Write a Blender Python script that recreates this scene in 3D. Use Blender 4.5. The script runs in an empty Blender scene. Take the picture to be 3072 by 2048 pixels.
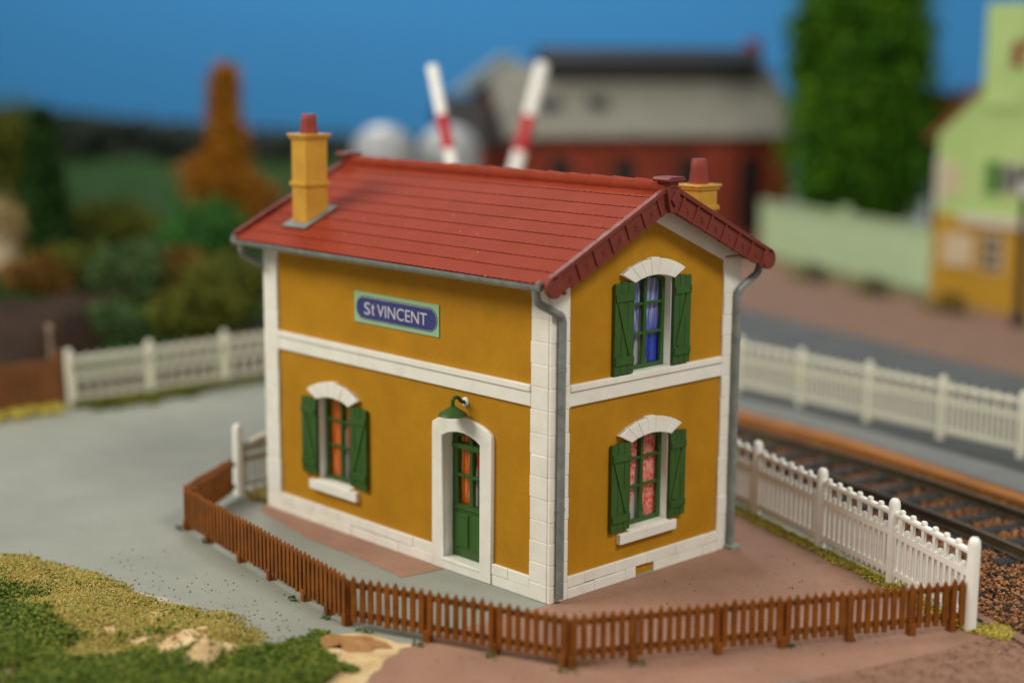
import bpy, bmesh, math, random
import numpy as np
from mathutils import Vector, Matrix

C = bpy.context.scene.collection
SC = bpy.context.scene
random.seed(7)
RNG = np.random.default_rng(11)
PI = math.pi

# ------------------------------------------------------------------ camera
FW = Vector((-0.71165208, 0.68010811, -0.1760803))
RT = Vector((0.69009178, 0.72369559, 0.00616755))
UP = RT.cross(FW)
CAM = Vector((17.66418, -17.75673, 8.83817))
cd = bpy.data.cameras.new('camera')
cam = bpy.data.objects.new('camera', cd)
C.objects.link(cam)
mw = Matrix((RT, UP, -FW)).transposed().to_4x4()
mw.translation = CAM
cam.matrix_world = mw
cd.sensor_fit = 'HORIZONTAL'
cd.sensor_width = 36.0
cd.lens = 4790.16 / 3072 * 36
cd.clip_start = 0.5
cd.clip_end = 600
cd.dof.use_dof = True
cd.dof.focus_distance = 26.6
cd.dof.aperture_fstop = (cd.lens / 1000) / 0.62
SC.camera = cam

# ------------------------------------------------------------------ world, lamps, exposure
w = bpy.data.worlds.new('World')
SC.world = w
w.use_nodes = True
bg = w.node_tree.nodes['Background']
bg.inputs[0].default_value = (1.0, 0.95, 0.85, 1)
bg.inputs[1].default_value = 0.35


def area(name, loc, target, size, power, col):
    l = bpy.data.lights.new(name, 'AREA')
    l.shape = 'RECTANGLE'
    l.size, l.size_y = size
    l.energy = power
    l.color = col
    o = bpy.data.objects.new(name, l)
    C.objects.link(o)
    o.location = loc
    o.rotation_euler = (Vector(target) - Vector(loc)).to_track_quat('-Z', 'Y').to_euler()
    return o


area('ceiling_lamp', (-28, -38, 42), (-10, 8, 0), (36, 22), 30500, (1.0, 0.945, 0.845))
area('ceiling_lamp', (42, 3, 50), (-2, 6, 0), (24, 12), 21500, (1.0, 0.965, 0.90))
area('ceiling_lamp', (-62, 38, 56), (-58, 62, 8), (30, 16), 36000, (1.0, 0.96, 0.9))
SC.view_settings.view_transform = 'Standard'
SC.view_settings.look = 'None'
SC.view_settings.exposure = 0.0
SC.view_settings.gamma = 1.0
SC.view_settings.use_curve_mapping = False


# ------------------------------------------------------------------ materials
def s2l(c):
    return tuple(((x / 255) / 12.92 if x / 255 <= .04045 else ((x / 255 + .055) / 1.055) ** 2.4) for x in c)


class NT:
    def __init__(s, name):
        s.m = bpy.data.materials.new(name)
        s.m.use_nodes = True
        s.t = s.m.node_tree
        s.p = s.t.nodes['Principled BSDF']
        s.tc = s.t.nodes.new('ShaderNodeTexCoord')

    def n(s, kind, **kw):
        x = s.t.nodes.new(kind)
        for k, v in kw.items():
            if k.startswith('i_'):
                x.inputs[k[2:].replace('_', ' ')].default_value = v
            else:
                setattr(x, k, v)
        return x

    def l(s, a, b):
        s.t.links.new(a, b)

    def noise(s, scale, detail=4, rough=.55, vec=None, dist=0):
        x = s.n('ShaderNodeTexNoise')
        x.inputs['Scale'].default_value = scale
        x.inputs['Detail'].default_value = detail
        x.inputs['Roughness'].default_value = rough
        x.inputs['Distortion'].default_value = dist
        s.l(vec or s.tc.outputs['Object'], x.inputs['Vector'])
        return x.outputs['Fac']

    def ramp(s, fac, stops, interp='LINEAR'):
        r = s.n('ShaderNodeValToRGB')
        r.color_ramp.interpolation = interp
        e = r.color_ramp.elements
        while len(e) < len(stops):
            e.new(.5)
        for q, (p, c) in zip(e, stops):
            q.position = p
            q.color = (*c[:3], 1) if len(c) >= 3 else (c[0],) * 3 + (1,)
        s.l(fac, r.inputs['Fac'])
        return r.outputs['Color']

    def mix(s, fac, a, b, mode='MIX'):
        x = s.n('ShaderNodeMix', data_type='RGBA', blend_type=mode)
        for v, i in ((fac, 0), (a, 6), (b, 7)):
            if hasattr(v, 'is_linked'):
                s.l(v, x.inputs[i])
            else:
                x.inputs[i].default_value = v if i == 0 else (*v, 1)
        return x.outputs[2]

    def bump(s, h, strength=.3, dist=.02, prev=None):
        b = s.n('ShaderNodeBump')
        b.inputs['Strength'].default_value = strength
        b.inputs['Distance'].default_value = dist
        s.l(h, b.inputs['Height'])
        if prev is not None:
            s.l(prev, b.inputs['Normal'])
        return b.outputs['Normal']

    def done(s, col=None, rough=.6, normal=None, spec=.3):
        if col is not None:
            if hasattr(col, 'is_linked'):
                s.l(col, s.p.inputs['Base Color'])
            else:
                s.p.inputs['Base Color'].default_value = (*col, 1)
        if hasattr(rough, 'is_linked'):
            s.l(rough, s.p.inputs['Roughness'])
        else:
            s.p.inputs['Roughness'].default_value = rough
        s.p.inputs['Specular IOR Level'].default_value = spec
        if normal is not None:
            s.l(normal, s.p.inputs['Normal'])
        return s.m


def mul(c, k):
    return tuple(x * k for x in c)


def plastic(name, c, var=.12, rough=.5, spec=.3, nscale=2.5, bump=.12, bscale=30, bdist=.01, stain=None, stain_amt=.3, stain_scale=1.2):
    """painted moulded plastic: slow tone variation, fine grain, optional stain colour"""
    t = NT(name)
    f = t.noise(nscale, 5)
    col = t.ramp(f, [(.3, mul(c, 1 - var)), (.7, mul(c, 1 + var))])
    if stain:
        g = t.noise(stain_scale, 6, .65, dist=.4)
        col = t.mix(t.ramp(g, [(.5, (0, 0, 0)), (.75, (stain_amt,) * 3)]), col, stain)
    h = t.noise(bscale, 3)
    rg = t.ramp(f, [(.3, (max(0, rough - .08),)), (.7, (rough + .08,))])
    return t.done(col, rg, t.bump(h, bump, bdist), spec)


M = {}
# stucco coloured plastic of the walls
t = NT('ochre_stucco')
f = t.noise(1.1, 6, .6)
col = t.ramp(f, [(.3, (.405, .194, .0080)), (.7, (.510, .246, .0115))])
g = t.noise(6, 5, .6)
col = t.mix(t.ramp(g, [(.45, (0, 0, 0)), (.75, (.16,) * 3)]), col, (.35, .155, .010))
v = t.n('ShaderNodeTexVoronoi')
v.inputs['Scale'].default_value = 24
t.l(t.tc.outputs['Object'], v.inputs['Vector'])
sp = t.n('ShaderNodeTexVoronoi')
sp.inputs['Scale'].default_value = 1.7
t.l(t.tc.outputs['Object'], sp.inputs['Vector'])
col = t.mix(t.ramp(sp.outputs['Distance'], [(.0, (.7,) * 3), (.035, (0, 0, 0))]), col, (.12, .05, .008))
b1 = t.bump(t.noise(26, 4, .6), .36, .018)
M['ochre'] = t.done(col, .6, t.bump(v.outputs['Distance'], .16, .010, b1), .18)
M['white'] = plastic('white_stone_paint', (.85, .835, .755), .04, .5, .3, 3, .18, 22, .012, (.60, .53, .37), .35, 1.6)
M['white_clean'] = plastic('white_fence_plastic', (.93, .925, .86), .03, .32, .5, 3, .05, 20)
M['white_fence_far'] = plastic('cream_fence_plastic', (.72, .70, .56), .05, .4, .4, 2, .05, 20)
M['green'] = plastic('green_shutter_plastic', (.036, .104, .018), .12, .42, .4, 3, .12, 14, .01)
M['green_dark'] = plastic('green_sash_plastic', (.033, .098, .016), .1, .45, .4, 3, .1, 14)
M['zinc'] = plastic('zinc_grey_plastic', (.20, .225, .215), .22, .38, .5, 5, .12, 20, .01, (.33, .34, .32), .5, 4)
M['barge'] = plastic('red_brown_verge', (.185, .036, .024), .12, .5, .3, 4, .15, 18)
M['pot'] = plastic('clay_pot', (.25, .045, .032), .12, .55, .3, 4, .15, 18)
M['chim'] = plastic('ochre_chimney', (.56, .300, .038), .12, .5, .3, 2.2, .12, 16, .012, (.42, .18, .025), .55, 2.4)
M['lead'] = plastic('grey_flashing', (.20, .20, .19), .1, .5)
M['plinthgrey'] = plastic('grey_green_slab', (.30, .33, .27), .1, .6)
# roof tile plastic with dust specks
t = NT('red_roof_tile')
f = t.noise(1.3, 6, .6)
col = t.ramp(f, [(.3, (.232, .0345, .0145)), (.7, (.272, .041, .019))])
d = t.noise(5, 6, .7)
col = t.mix(t.ramp(d, [(.5, (0, 0, 0)), (.8, (.22,) * 3)]), col, (.30, .085, .055))
v = t.n('ShaderNodeTexVoronoi')
v.inputs['Scale'].default_value = 3.4
t.l(t.tc.outputs['Object'], v.inputs['Vector'])
sz = t.noise(9, 2)
th = t.n('ShaderNodeMath', operation='MULTIPLY')
t.l(sz, th.inputs[0])
th.inputs[1].default_value = .085
lt = t.n('ShaderNodeMath', operation='LESS_THAN')
t.l(v.outputs['Distance'], lt.inputs[0])
t.l(th.outputs[0], lt.inputs[1])
r2 = t.noise(1.7, 2)
gt = t.n('ShaderNodeMath', operation='GREATER_THAN')
t.l(r2, gt.inputs[0])
gt.inputs[1].default_value = .5
mm = t.n('ShaderNodeMath', operation='MULTIPLY')
t.l(lt.outputs[0], mm.inputs[0])
t.l(gt.outputs[0], mm.inputs[1])
col = t.mix(mm.outputs[0], col, (.62, .38, .26))
M['roof'] = t.done(col, .62, t.bump(t.noise(40, 3), .12, .01), .05)
# brown picket fence
M['brown'] = plastic('brown_fence_plastic', (.235, .076, .0105), .22, .5, .2, 3.5, .15, 16, .012, (.10, .04, .014), .7, 2.2)
# ground materials
t = NT('grey_asphalt_paint')
f = t.noise(.25, 6, .6)
col = t.ramp(f, [(.3, (.232, .243, .207)), (.7, (.300, .312, .265))])
f2 = t.noise(1.6, 7, .65, dist=.6)
col = t.mix(t.ramp(f2, [(.5, (0, 0, 0)), (.8, (.45,) * 3)]), col, (.195, .215, .20))
v = t.noise(5.5, 5, .7, dist=1.2)
col = t.mix(t.ramp(v, [(.64, (0, 0, 0)), (.72, (.55,) * 3)]), col, (.13, .15, .13))
M['asphalt'] = t.done(col, .8, t.bump(t.noise(14, 6, .7), .35, .02), .2)
t = NT('dark_road_paint')
f = t.noise(.5, 6, .6)
col = t.ramp(f, [(.3, (.085, .092, .094)), (.7, (.118, .126, .126))])
M['road'] = t.done(col, .8, t.bump(t.noise(14, 6, .7), .3, .02), .2)
t = NT('pink_paving_paint')
f = t.noise(.7, 7, .62, dist=.3)
col = t.ramp(f, [(.3, (.275, .152, .102)), (.7, (.365, .210, .145))])
g = t.noise(7, 6, .7, dist=.8)
col = t.mix(t.ramp(g, [(.57, (0, 0, 0)), (.72, (.6,) * 3)]), col, (.14, .065, .04))
g2 = t.noise(2.2, 5, .6)
col = t.mix(t.ramp(g2, [(.5, (0, 0, 0)), (.75, (.4,) * 3)]), col, (.36, .20, .16))
M['pink'] = t.done(col, .75, t.bump(t.noise(10, 7, .7), .35, .03), .25)
t = NT('red_brown_dirt')
f = t.noise(4, 8, .75)
col = t.ramp(f, [(.3, (.20, .10, .066)), (.5, (.33, .185, .128)), (.72, (.42, .25, .18))])
M['dirt'] = t.done(col, .85, t.bump(t.noise(11, 8, .8), .9, .05), .15)
t = NT('sand_plaster')
f = t.noise(1.8, 8, .7, dist=.5)
col = t.ramp(f, [(.25, (.42, .26, .11)), (.5, (.66, .47, .24)), (.75, (.80, .66, .42))])
M['sand'] = t.done(col, .85, t.bump(t.noise(7, 8, .75), .8, .05), .15)
t = NT('brown_sand')
f = t.noise(3, 8, .7)
col = t.ramp(f, [(.25, (.26, .12, .04)), (.75, (.52, .29, .12))])
M['brownsand'] = t.done(col, .85, t.bump(t.noise(9, 8, .75), .7, .05), .15)
t = NT('soil_brown')
f = t.noise(1.5, 8, .7)
col = t.ramp(f, [(.25, (.016, .010, .006)), (.75, (.062, .034, .019))])
M['soil'] = t.done(col, .9, t.bump(t.noise(6, 6, .7), .8, .06), .1)
t = NT('hill_flock')
f = t.noise(.35, 6, .65, dist=.5)
col = t.ramp(f, [(.25, (.012, .024, .005)), (.5, (.020, .050, .010)), (.75, (.028, .064, .016))])
M['hill'] = t.done(col, .9, t.bump(t.noise(3, 6, .7), .8, .1), .1)
M['backdrop'] = plastic('sky_blue_board', (.047, .232, .520), .03, .8, .1, .02, .0, 4)
M['pave'] = plastic('red_pavement', (.225, .135, .098), .12, .8, .2, 1.2, .3, 9, .03)
M['platform'] = plastic('grey_platform', (.185, .188, .175), .1, .7, .3, 1.5, .15, 9)
M['rust'] = plastic('rust_orange_kerb', (.36, .140, .026), .22, .6, .3, .8, .2, 9)
M['rail'] = plastic('dark_rail', (.095, .070, .036), .25, .4, .5, 2, .2, 20)
M['sleeper'] = plastic('dark_sleeper', (.036, .035, .029), .25, .6, .3, 3, .3, 14)
M['black'] = plastic('black_metal', (.012, .012, .013), .2, .4, .4)
M['lampglass'] = plastic('milky_lamp_glass', (.75, .75, .78), .03, .3, .5)
M['paper'] = plastic('grey_backing_paper', (.50, .50, .48), .1, .8)
M['dark'] = plastic('dark_opening', (.012, .014, .014), .2, .5)
M['palegreen'] = plastic('pale_green_render', (.46, .62, .235), .06, .7, .2, .8, .15, 8)
M['wallgreen'] = plastic('pale_green_wall', (.46, .60, .36), .06, .7, .2, .8, .15, 8)
M['ochre2'] = plastic('ochre_render', (.50, .28, .025), .08, .7)
M['cream'] = plastic('cream_panel', (.62, .50, .34), .1, .7)
M['fascia'] = plastic('white_fascia', (.62, .56, .47), .05, .6)
M['brick'] = plastic('red_brick_wall', (.25, .046, .024), .2, .7, .2, .8, .4, 12)
M['greyroof'] = plastic('grey_slate_roof', (.205, .20, .165), .10, .7, .2, .7, .3, 8)
M['darkroof'] = plastic('dark_clerestory', (.022, .022, .022), .2, .6)
M['litcoping'] = plastic('pale_lit_coping', (.24, .29, .30), .08, .5)  # shed gable coping, coloured pale for the light falling on it
M['tank'] = plastic('white_tank', (.40, .415, .43), .04, .4, .5)
M['redband'] = plastic('red_band', (.58, .022, .030), .06, .4, .4)
M['brownboard'] = plastic('brown_planks', (.19, .072, .022), .25, .6, .3, 1.5, .4, 6)
M['browntile'] = plastic('brown_roof', (.22, .085, .025), .2, .7)
M['trunk'] = plastic('bark', (.06, .04, .025), .25, .8)
# sign papers
M['mint'] = plastic('mint_paper', (.30, .50, .30), .06, .6)
M['signblue'] = plastic('blue_enamel', (.040, .048, .20), .12, .45, .4)
M['signdark'] = plastic('dark_green_edge', (.02, .05, .03), .1, .5)
M['letter'] = plastic('pale_lettering', (.60, .58, .62), .05, .5)
# glass of the model windows
t = NT('window_acetate')
o = t.t.nodes['Material Output']
tr = t.n('ShaderNodeBsdfTransparent')
tr.inputs[0].default_value = (.985, .99, .985, 1)
gl = t.n('ShaderNodeBsdfGlossy')
gl.inputs['Roughness'].default_value = .08
lw = t.n('ShaderNodeLayerWeight')
lw.inputs[0].default_value = .25
fr = t.n('ShaderNodeMath', operation='MULTIPLY_ADD')
t.l(lw.outputs['Facing'], fr.inputs[0])
fr.inputs[1].default_value = .10
fr.inputs[2].default_value = .03
mx = t.n('ShaderNodeMixShader')
t.l(fr.outputs[0], mx.inputs[0])
t.l(tr.outputs[0], mx.inputs[1])
t.l(gl.outputs[0], mx.inputs[2])
t.l(mx.outputs[0], o.inputs['Surface'])
M['glass'] = t.m


def stripes(name, axis, scale, stops, extra=None):
    t = NT(name)
    sep = t.n('ShaderNodeSeparateXYZ')
    t.l(t.tc.outputs['Object'], sep.inputs[0])
    nz = t.noise(3, 2)
    a = t.n('ShaderNodeMath', operation='MULTIPLY_ADD')
    t.l(nz, a.inputs[0])
    a.inputs[1].default_value = .06
    t.l(sep.outputs[axis], a.inputs[2])
    m = t.n('ShaderNodeMath', operation='MULTIPLY')
    t.l(a.outputs[0], m.inputs[0])
    m.inputs[1].default_value = scale
    fr = t.n('ShaderNodeMath', operation='FRACT')
    t.l(m.outputs[0], fr.inputs[0])
    col = t.ramp(fr.outputs[0], stops)
    if extra:
        col = extra(t, sep, col)
    return t.done(col, .8, None, .1)


M['curt_orange'] = stripes('orange_striped_curtain', 0, 11, [(0, (.90, .10, .006)), (.3, (.93, .22, .012)), (.5, (.97, .74, .26)), (.66, (.93, .26, .015)), (1, (.90, .10, .006))])


def bluefade(t, sep, col):
    r = t.n('ShaderNodeMapRange')
    t.l(sep.outputs[2], r.inputs[0])
    r.inputs[1].default_value = 4.05
    r.inputs[2].default_value = 4.6
    return t.mix(r.outputs[0], (.035, .07, .55), col)


M['curt_blue'] = stripes('blue_striped_curtain', 1, 20, [(0, (.12, .15, .58)), (.45, (.28, .31, .66)), (.6, (.66, .66, .76)), (1, (.14, .17, .60))], bluefade)
t = NT('red_lace_curtain')
mp = t.n('ShaderNodeMapping')
mp.inputs['Scale'].default_value = (1, 1, .6)
t.l(t.tc.outputs['Object'], mp.inputs[0])
v = t.n('ShaderNodeTexVoronoi', feature='DISTANCE_TO_EDGE')
v.inputs['Scale'].default_value = 17
t.l(mp.outputs[0], v.inputs['Vector'])
M['curt_red'] = t.done(t.ramp(v.outputs['Distance'], [(.0, (.95, .60, .52)), (.10, (.92, .26, .20)), (.25, (.86, .07, .04))]), .8, None, .1)


def leafmat(name, stops, scale=.6, island=.55, rough=.75):
    t = NT(name)
    g = t.n('ShaderNodeNewGeometry')
    f = t.noise(scale, 4, .6)
    m = t.n('ShaderNodeMath', operation='MULTIPLY_ADD')
    t.l(g.outputs['Random Per Island'], m.inputs[0])
    m.inputs[1].default_value = island
    s = t.n('ShaderNodeMath', operation='MULTIPLY')
    t.l(f, s.inputs[0])
    s.inputs[1].default_value = 1 - island
    t.l(s.outputs[0], m.inputs[2])
    return t.done(t.ramp(m.outputs[0], stops), rough, None, .15)


M['leaf_green'] = leafmat('bright_green_leaf', [(.22, (.008, .042, .003)), (.48, (.045, .15, .006)), (.78, (.17, .33, .014))], .75, .28)
M['leaf_dark'] = leafmat('dark_conifer_leaf', [(.2, (.008, .026, .006)), (.5, (.018, .055, .010)), (.8, (.035, .095, .016))])
M['leaf_emerald'] = leafmat('emerald_leaf', [(.2, (.015, .07, .012)), (.5, (.035, .14, .025)), (.8, (.06, .20, .035))])
M['leaf_olive'] = leafmat('olive_leaf', [(.2, (.038, .050, .006)), (.5, (.105, .120, .012)), (.8, (.19, .20, .024))])
M['leaf_sage'] = leafmat('sage_leaf', [(.2, (.035, .065, .018)), (.5, (.075, .14, .040)), (.8, (.12, .20, .065))])
M['leaf_orange'] = leafmat('autumn_orange_leaf', [(.2, (.16, .055, .005)), (.5, (.34, .135, .010)), (.8, (.50, .22, .018))])
M['leaf_rust'] = leafmat('rust_leaf', [(.2, (.07, .035, .007)), (.5, (.17, .085, .015)), (.8, (.26, .14, .02))])
M['leaf_black'] = leafmat('far_wood_leaf', [(.2, (.006, .009, .007)), (.5, (.014, .020, .014)), (.8, (.024, .033, .02))])
M['turf_olive'] = leafmat('olive_ground_foam', [(.10, (.14, .13, .022)), (.28, (.30, .24, .045)), (.46, (.40, .31, .070)), (.58, (.18, .21, .034)), (.70, (.54, .43, .18)), (.82, (.34, .25, .050)), (.92, (.42, .14, .03))], 1.6, .75)
M['turf_green'] = leafmat('green_ground_foam', [(.15, (.035, .070, .010)), (.5, (.10, .160, .020)), (.85, (.27, .28, .045))], 1.5, .6)
M['turf_yellow'] = leafmat('yellow_grass_fibre', [(.15, (.28, .22, .025)), (.5, (.48, .40, .06)), (.85, (.64, .55, .13))], 1.5, .7)
M['stone_mix'] = leafmat('rust_ballast_stone', [(.1, (.03, .03, .028)), (.28, (.06, .06, .055)), (.33, (.20, .078, .028)), (.6, (.36, .145, .055)), (.9, (.48, .25, .11))], 1, .97, .8)


# ------------------------------------------------------------------ mesh helpers
def world(o):
    return o.matrix_basis if o.parent is None else world(o.parent) @ o.matrix_parent_inverse @ o.matrix_basis


def link(o, parent=None):
    C.objects.link(o)
    if parent is not None:
        o.parent = parent
        o.matrix_parent_inverse = world(parent).inverted()
    return o


def tag(o, label=None, cat=None, group=None, kind=None):
    for k, v in (('label', label), ('category', cat), ('group', group), ('kind', kind)):
        if v:
            o[k] = v
    return o


def thing(name, label, cat, loc=(0, 0, 0), group=None):
    o = bpy.data.objects.new(name, None)
    o.empty_display_size = .2
    o.location = loc
    C.objects.link(o)
    return tag(o, label, cat, group)


class MB:
    def __init__(s):
        s.v, s.f = [], []

    def add(s, vs, fs):
        b = len(s.v)
        s.v += [tuple(p) for p in vs]
        s.f += [tuple(i + b for i in q) for q in fs]
        return s

    def box(s, lo, hi):
        (a, b, c), (d, e, f) = lo, hi
        return s.add([(a, b, c), (d, b, c), (d, e, c), (a, e, c), (a, b, f), (d, b, f), (d, e, f), (a, e, f)],
                     [(3, 2, 1, 0), (4, 5, 6, 7), (0, 1, 5, 4), (1, 2, 6, 5), (2, 3, 7, 6), (3, 0, 4, 7)])

    def fbox(s, F, u, v, n):
        """box in a frame F=(origin,u,v,n)"""
        o, U, V, N = F
        ps = [o + U * a + V * b + N * c for c in n for b in v for a in u]
        k = [0, 1, 3, 2, 4, 5, 7, 6]
        ps = [ps[i] for i in k]
        return s.add(ps, [(3, 2, 1, 0), (4, 5, 6, 7), (0, 1, 5, 4), (1, 2, 6, 5), (2, 3, 7, 6), (3, 0, 4, 7)])

    def prism(s, F, poly, n0, n1):
        o, U, V, N = F
        k = len(poly)
        a = [o + U * p[0] + V * p[1] + N * n0 for p in poly]
        b = [o + U * p[0] + V * p[1] + N * n1 for p in poly]
        return s.add(a + b, [tuple(reversed(range(k))), tuple(range(k, 2 * k))] + [(i, (i + 1) % k, k + (i + 1) % k, k + i) for i in range(k)])

    def tube(s, path, r, n=12, caps=True, r2=None):
        path = [Vector(p) for p in path]
        rs = r if isinstance(r, (list, tuple)) else [r] * len(path)
        rings = []
        ref = None
        for i, p in enumerate(path):
            d = (path[min(i + 1, len(path) - 1)] - path[max(i - 1, 0)]).normalized()
            if ref is None:
                ref = Vector((0, 0, 1)) if abs(d.z) < .9 else Vector((1, 0, 0))
            a = d.cross(ref).normalized()
            b = a.cross(d).normalized()
            ref = b
            rings.append([p + (a * math.cos(2 * PI * k / n) + b * math.sin(2 * PI * k / n)) * rs[i] for k in range(n)])
        vs = [q for ring in rings for q in ring]
        fs = [(i * n + k, i * n + (k + 1) % n, (i + 1) * n + (k + 1) % n, (i + 1) * n + k) for i in range(len(path) - 1) for k in range(n)]
        if caps:
            fs += [tuple(reversed(range(n))), tuple(range((len(path) - 1) * n, len(path) * n))]
        return s.add(vs, fs)

    def lathe(s, prof, c=(0, 0, 0), n=20, axis='Z'):
        """prof: list of (radius, height)"""
        vs = []
        for r, h in prof:
            for k in range(n):
                a = 2 * PI * k / n
                p = (r * math.cos(a), r * math.sin(a), h)
                if axis == 'X':
                    p = (p[2], p[0], p[1])
                elif axis == 'Y':
                    p = (p[0], -p[2], p[1])
                vs.append((p[0] + c[0], p[1] + c[1], p[2] + c[2]))
        m = len(prof)
        fs = [(i * n + k, i * n + (k + 1) % n, (i + 1) * n + (k + 1) % n, (i + 1) * n + k) for i in range(m - 1) for k in range(n)]
        fs += [tuple(reversed(range(n))), tuple(range((m - 1) * n, m * n))]
        return s.add(vs, fs)

    def build(s, name, mat, parent=None, bevel=0, smooth=False, seg=2, origin=None):
        me = bpy.data.meshes.new(name)
        me.from_pydata(s.v, [], s.f)
        me.materials.append(mat)
        me.update()
        bm = bmesh.new()
        bm.from_mesh(me)
        bmesh.ops.recalc_face_normals(bm, faces=bm.faces)
        bm.to_mesh(me)
        bm.free()
        if smooth:
            me.polygons.foreach_set('use_smooth', [True] * len(me.polygons))
            try:
                me.set_sharp_from_angle(angle=math.radians(40))
            except Exception:
                pass
        o = bpy.data.objects.new(name, me)
        if origin is not None:
            me.transform(Matrix.Translation(-Vector(origin)))
            o.location = origin
        link(o, parent)
        if bevel:
            b = o.modifiers.new('bevel', 'BEVEL')
            b.width = bevel
            b.segments = seg
            b.limit_method = 'ANGLE'
            b.angle_limit = math.radians(35)
            b.harden_normals = False
        return o


def frame(o, u, v, n):
    return (Vector(o), Vector(u), Vector(v), Vector(n))


FRONT = frame((0, 0, 0), (1, 0, 0), (0, 0, 1), (0, -1, 0))
GABLE = frame((0, 0, 0), (0, 1, 0), (0, 0, 1), (1, 0, 0))


def flat(name, F, loops, n0, n1, mat, parent=None, bevel=0.0, seg=2):
    """a plate with holes: loops of (u,v) in frame F, from depth n0 to n1"""
    cu = bpy.data.curves.new(name, 'CURVE')
    cu.dimensions = '2D'
    cu.fill_mode = 'BOTH'
    cu.extrude = abs(n1 - n0) / 2 - bevel
    cu.bevel_depth = bevel
    cu.bevel_resolution = 1 if bevel else 0
    cu.offset = -bevel
    for lp in loops:
        sp = cu.splines.new('POLY')
        sp.points.add(len(lp) - 1)
        for q, p in zip(sp.points, lp):
            q.co = (p[0], p[1], 0, 1)
        sp.use_cyclic_u = True
    tmp = bpy.data.objects.new('tmp', cu)
    C.objects.link(tmp)
    dg = bpy.context.evaluated_depsgraph_get()
    me = bpy.data.meshes.new_from_object(tmp.evaluated_get(dg))
    bpy.data.objects.remove(tmp)
    bpy.data.curves.remove(cu)
    o, U, V, N = F
    mt = Matrix((U, V, N)).transposed().to_4x4()
    mt.translation = o + N * ((n0 + n1) / 2)
    me.transform(mt)
    if mt.determinant() < 0:
        me.flip_normals()
    me.name = name
    me.materials.clear()
    me.materials.append(mat)
    ob = bpy.data.objects.new(name, me)
    link(ob, parent)
    return ob


def text_mesh(name, s, size, F, at, n0, th, mat, parent=None, width=None, height=None):
    cu = bpy.data.curves.new(name, 'FONT')
    cu.body = s
    cu.size = size
    cu.extrude = th / 2
    tmp = bpy.data.objects.new('tmp', cu)
    C.objects.link(tmp)
    dg = bpy.context.evaluated_depsgraph_get()
    me = bpy.data.meshes.new_from_object(tmp.evaluated_get(dg))
    bpy.data.objects.remove(tmp)
    co = np.array([v.co for v in me.vertices])
    lo, hi = co.min(0), co.max(0)
    sx = width / (hi[0] - lo[0]) if width else 1
    sy = height / (hi[1] - lo[1]) if height else sx
    me.transform(Matrix.Diagonal((sx, sy, 1, 1)) @ Matrix.Translation((-lo[0], -lo[1], 0)))
    o, U, V, N = F
    mt = Matrix((U, V, N)).transposed().to_4x4()
    mt.translation = o + U * at[0] + V * at[1] + N * (n0 + th / 2)
    me.transform(mt)
    me.materials.clear()
    me.materials.append(mat)
    ob = bpy.data.objects.new(name, me)
    return link(ob, parent)


def arc(u0, u1, zs, za, n=14):
    """segmental arch from (u0,zs) over the apex za to (u1,zs)"""
    c = (u1 - u0) / 2
    h = za - zs
    R = (c * c + h * h) / (2 * h)
    um = (u0 + u1) / 2
    a = math.asin(min(1, c / R))
    return [(um + R * math.sin(-a + 2 * a * k / n), za - R + R * math.cos(-a + 2 * a * k / n)) for k in range(n + 1)]


def arch_loop(u0, u1, z0, zs, za, n=14):
    return [(u1, z0), (u0, z0)] + arc(u0, u1, zs, za, n)


def fast_mesh(name, V, Fc, mat, parent=None, smooth=False):
    """big mesh from numpy: V (n,3), Fc (m,k)"""
    me = bpy.data.meshes.new(name)
    m, k = Fc.shape
    me.vertices.add(len(V))
    me.vertices.foreach_set('co', np.asarray(V, np.float32).ravel())
    me.loops.add(m * k)
    me.loops.foreach_set('vertex_index', Fc.astype(np.int32).ravel())
    me.polygons.add(m)
    me.polygons.foreach_set('loop_start', np.arange(0, m * k, k, dtype=np.int32))
    me.polygons.foreach_set('loop_total', np.full(m, k, np.int32))
    if smooth:
        me.polygons.foreach_set('use_smooth', np.ones(m, bool))
    me.update(calc_edges=True)
    me.materials.append(mat)
    o = bpy.data.objects.new(name, me)
    return link(o, parent)


def rand_rot(n):
    q = RNG.normal(size=(n, 4))
    q /= np.linalg.norm(q, axis=1)[:, None]
    a, b, c, d = q.T
    return np.stack([np.stack([1 - 2 * (c * c + d * d), 2 * (b * c - a * d), 2 * (b * d + a * c)], 1),
                     np.stack([2 * (b * c + a * d), 1 - 2 * (b * b + d * d), 2 * (c * d - a * b)], 1),
                     np.stack([2 * (b * d - a * c), 2 * (c * d + a * b), 1 - 2 * (b * b + c * c)], 1)], 1)


TETV = np.array([(1, 1, 1), (1, -1, -1), (-1, 1, -1), (-1, -1, 1)]) * .6
TETF = np.array([(0, 1, 2), (0, 3, 1), (0, 2, 3), (1, 3, 2)])
OCTV = np.array([(1, 0, 0), (-1, 0, 0), (0, 1, 0), (0, -1, 0), (0, 0, 1), (0, 0, -1)], float)
OCTF = np.array([(0, 2, 4), (2, 1, 4), (1, 3, 4), (3, 0, 4), (2, 0, 5), (1, 2, 5), (3, 1, 5), (0, 3, 5)])
LEAFV = np.array([(-.5, 0, 0), (0, -.32, .05), (.5, 0, 0), (0, .32, .05)])
LEAFF = np.array([(0, 1, 2, 3)])


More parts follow.
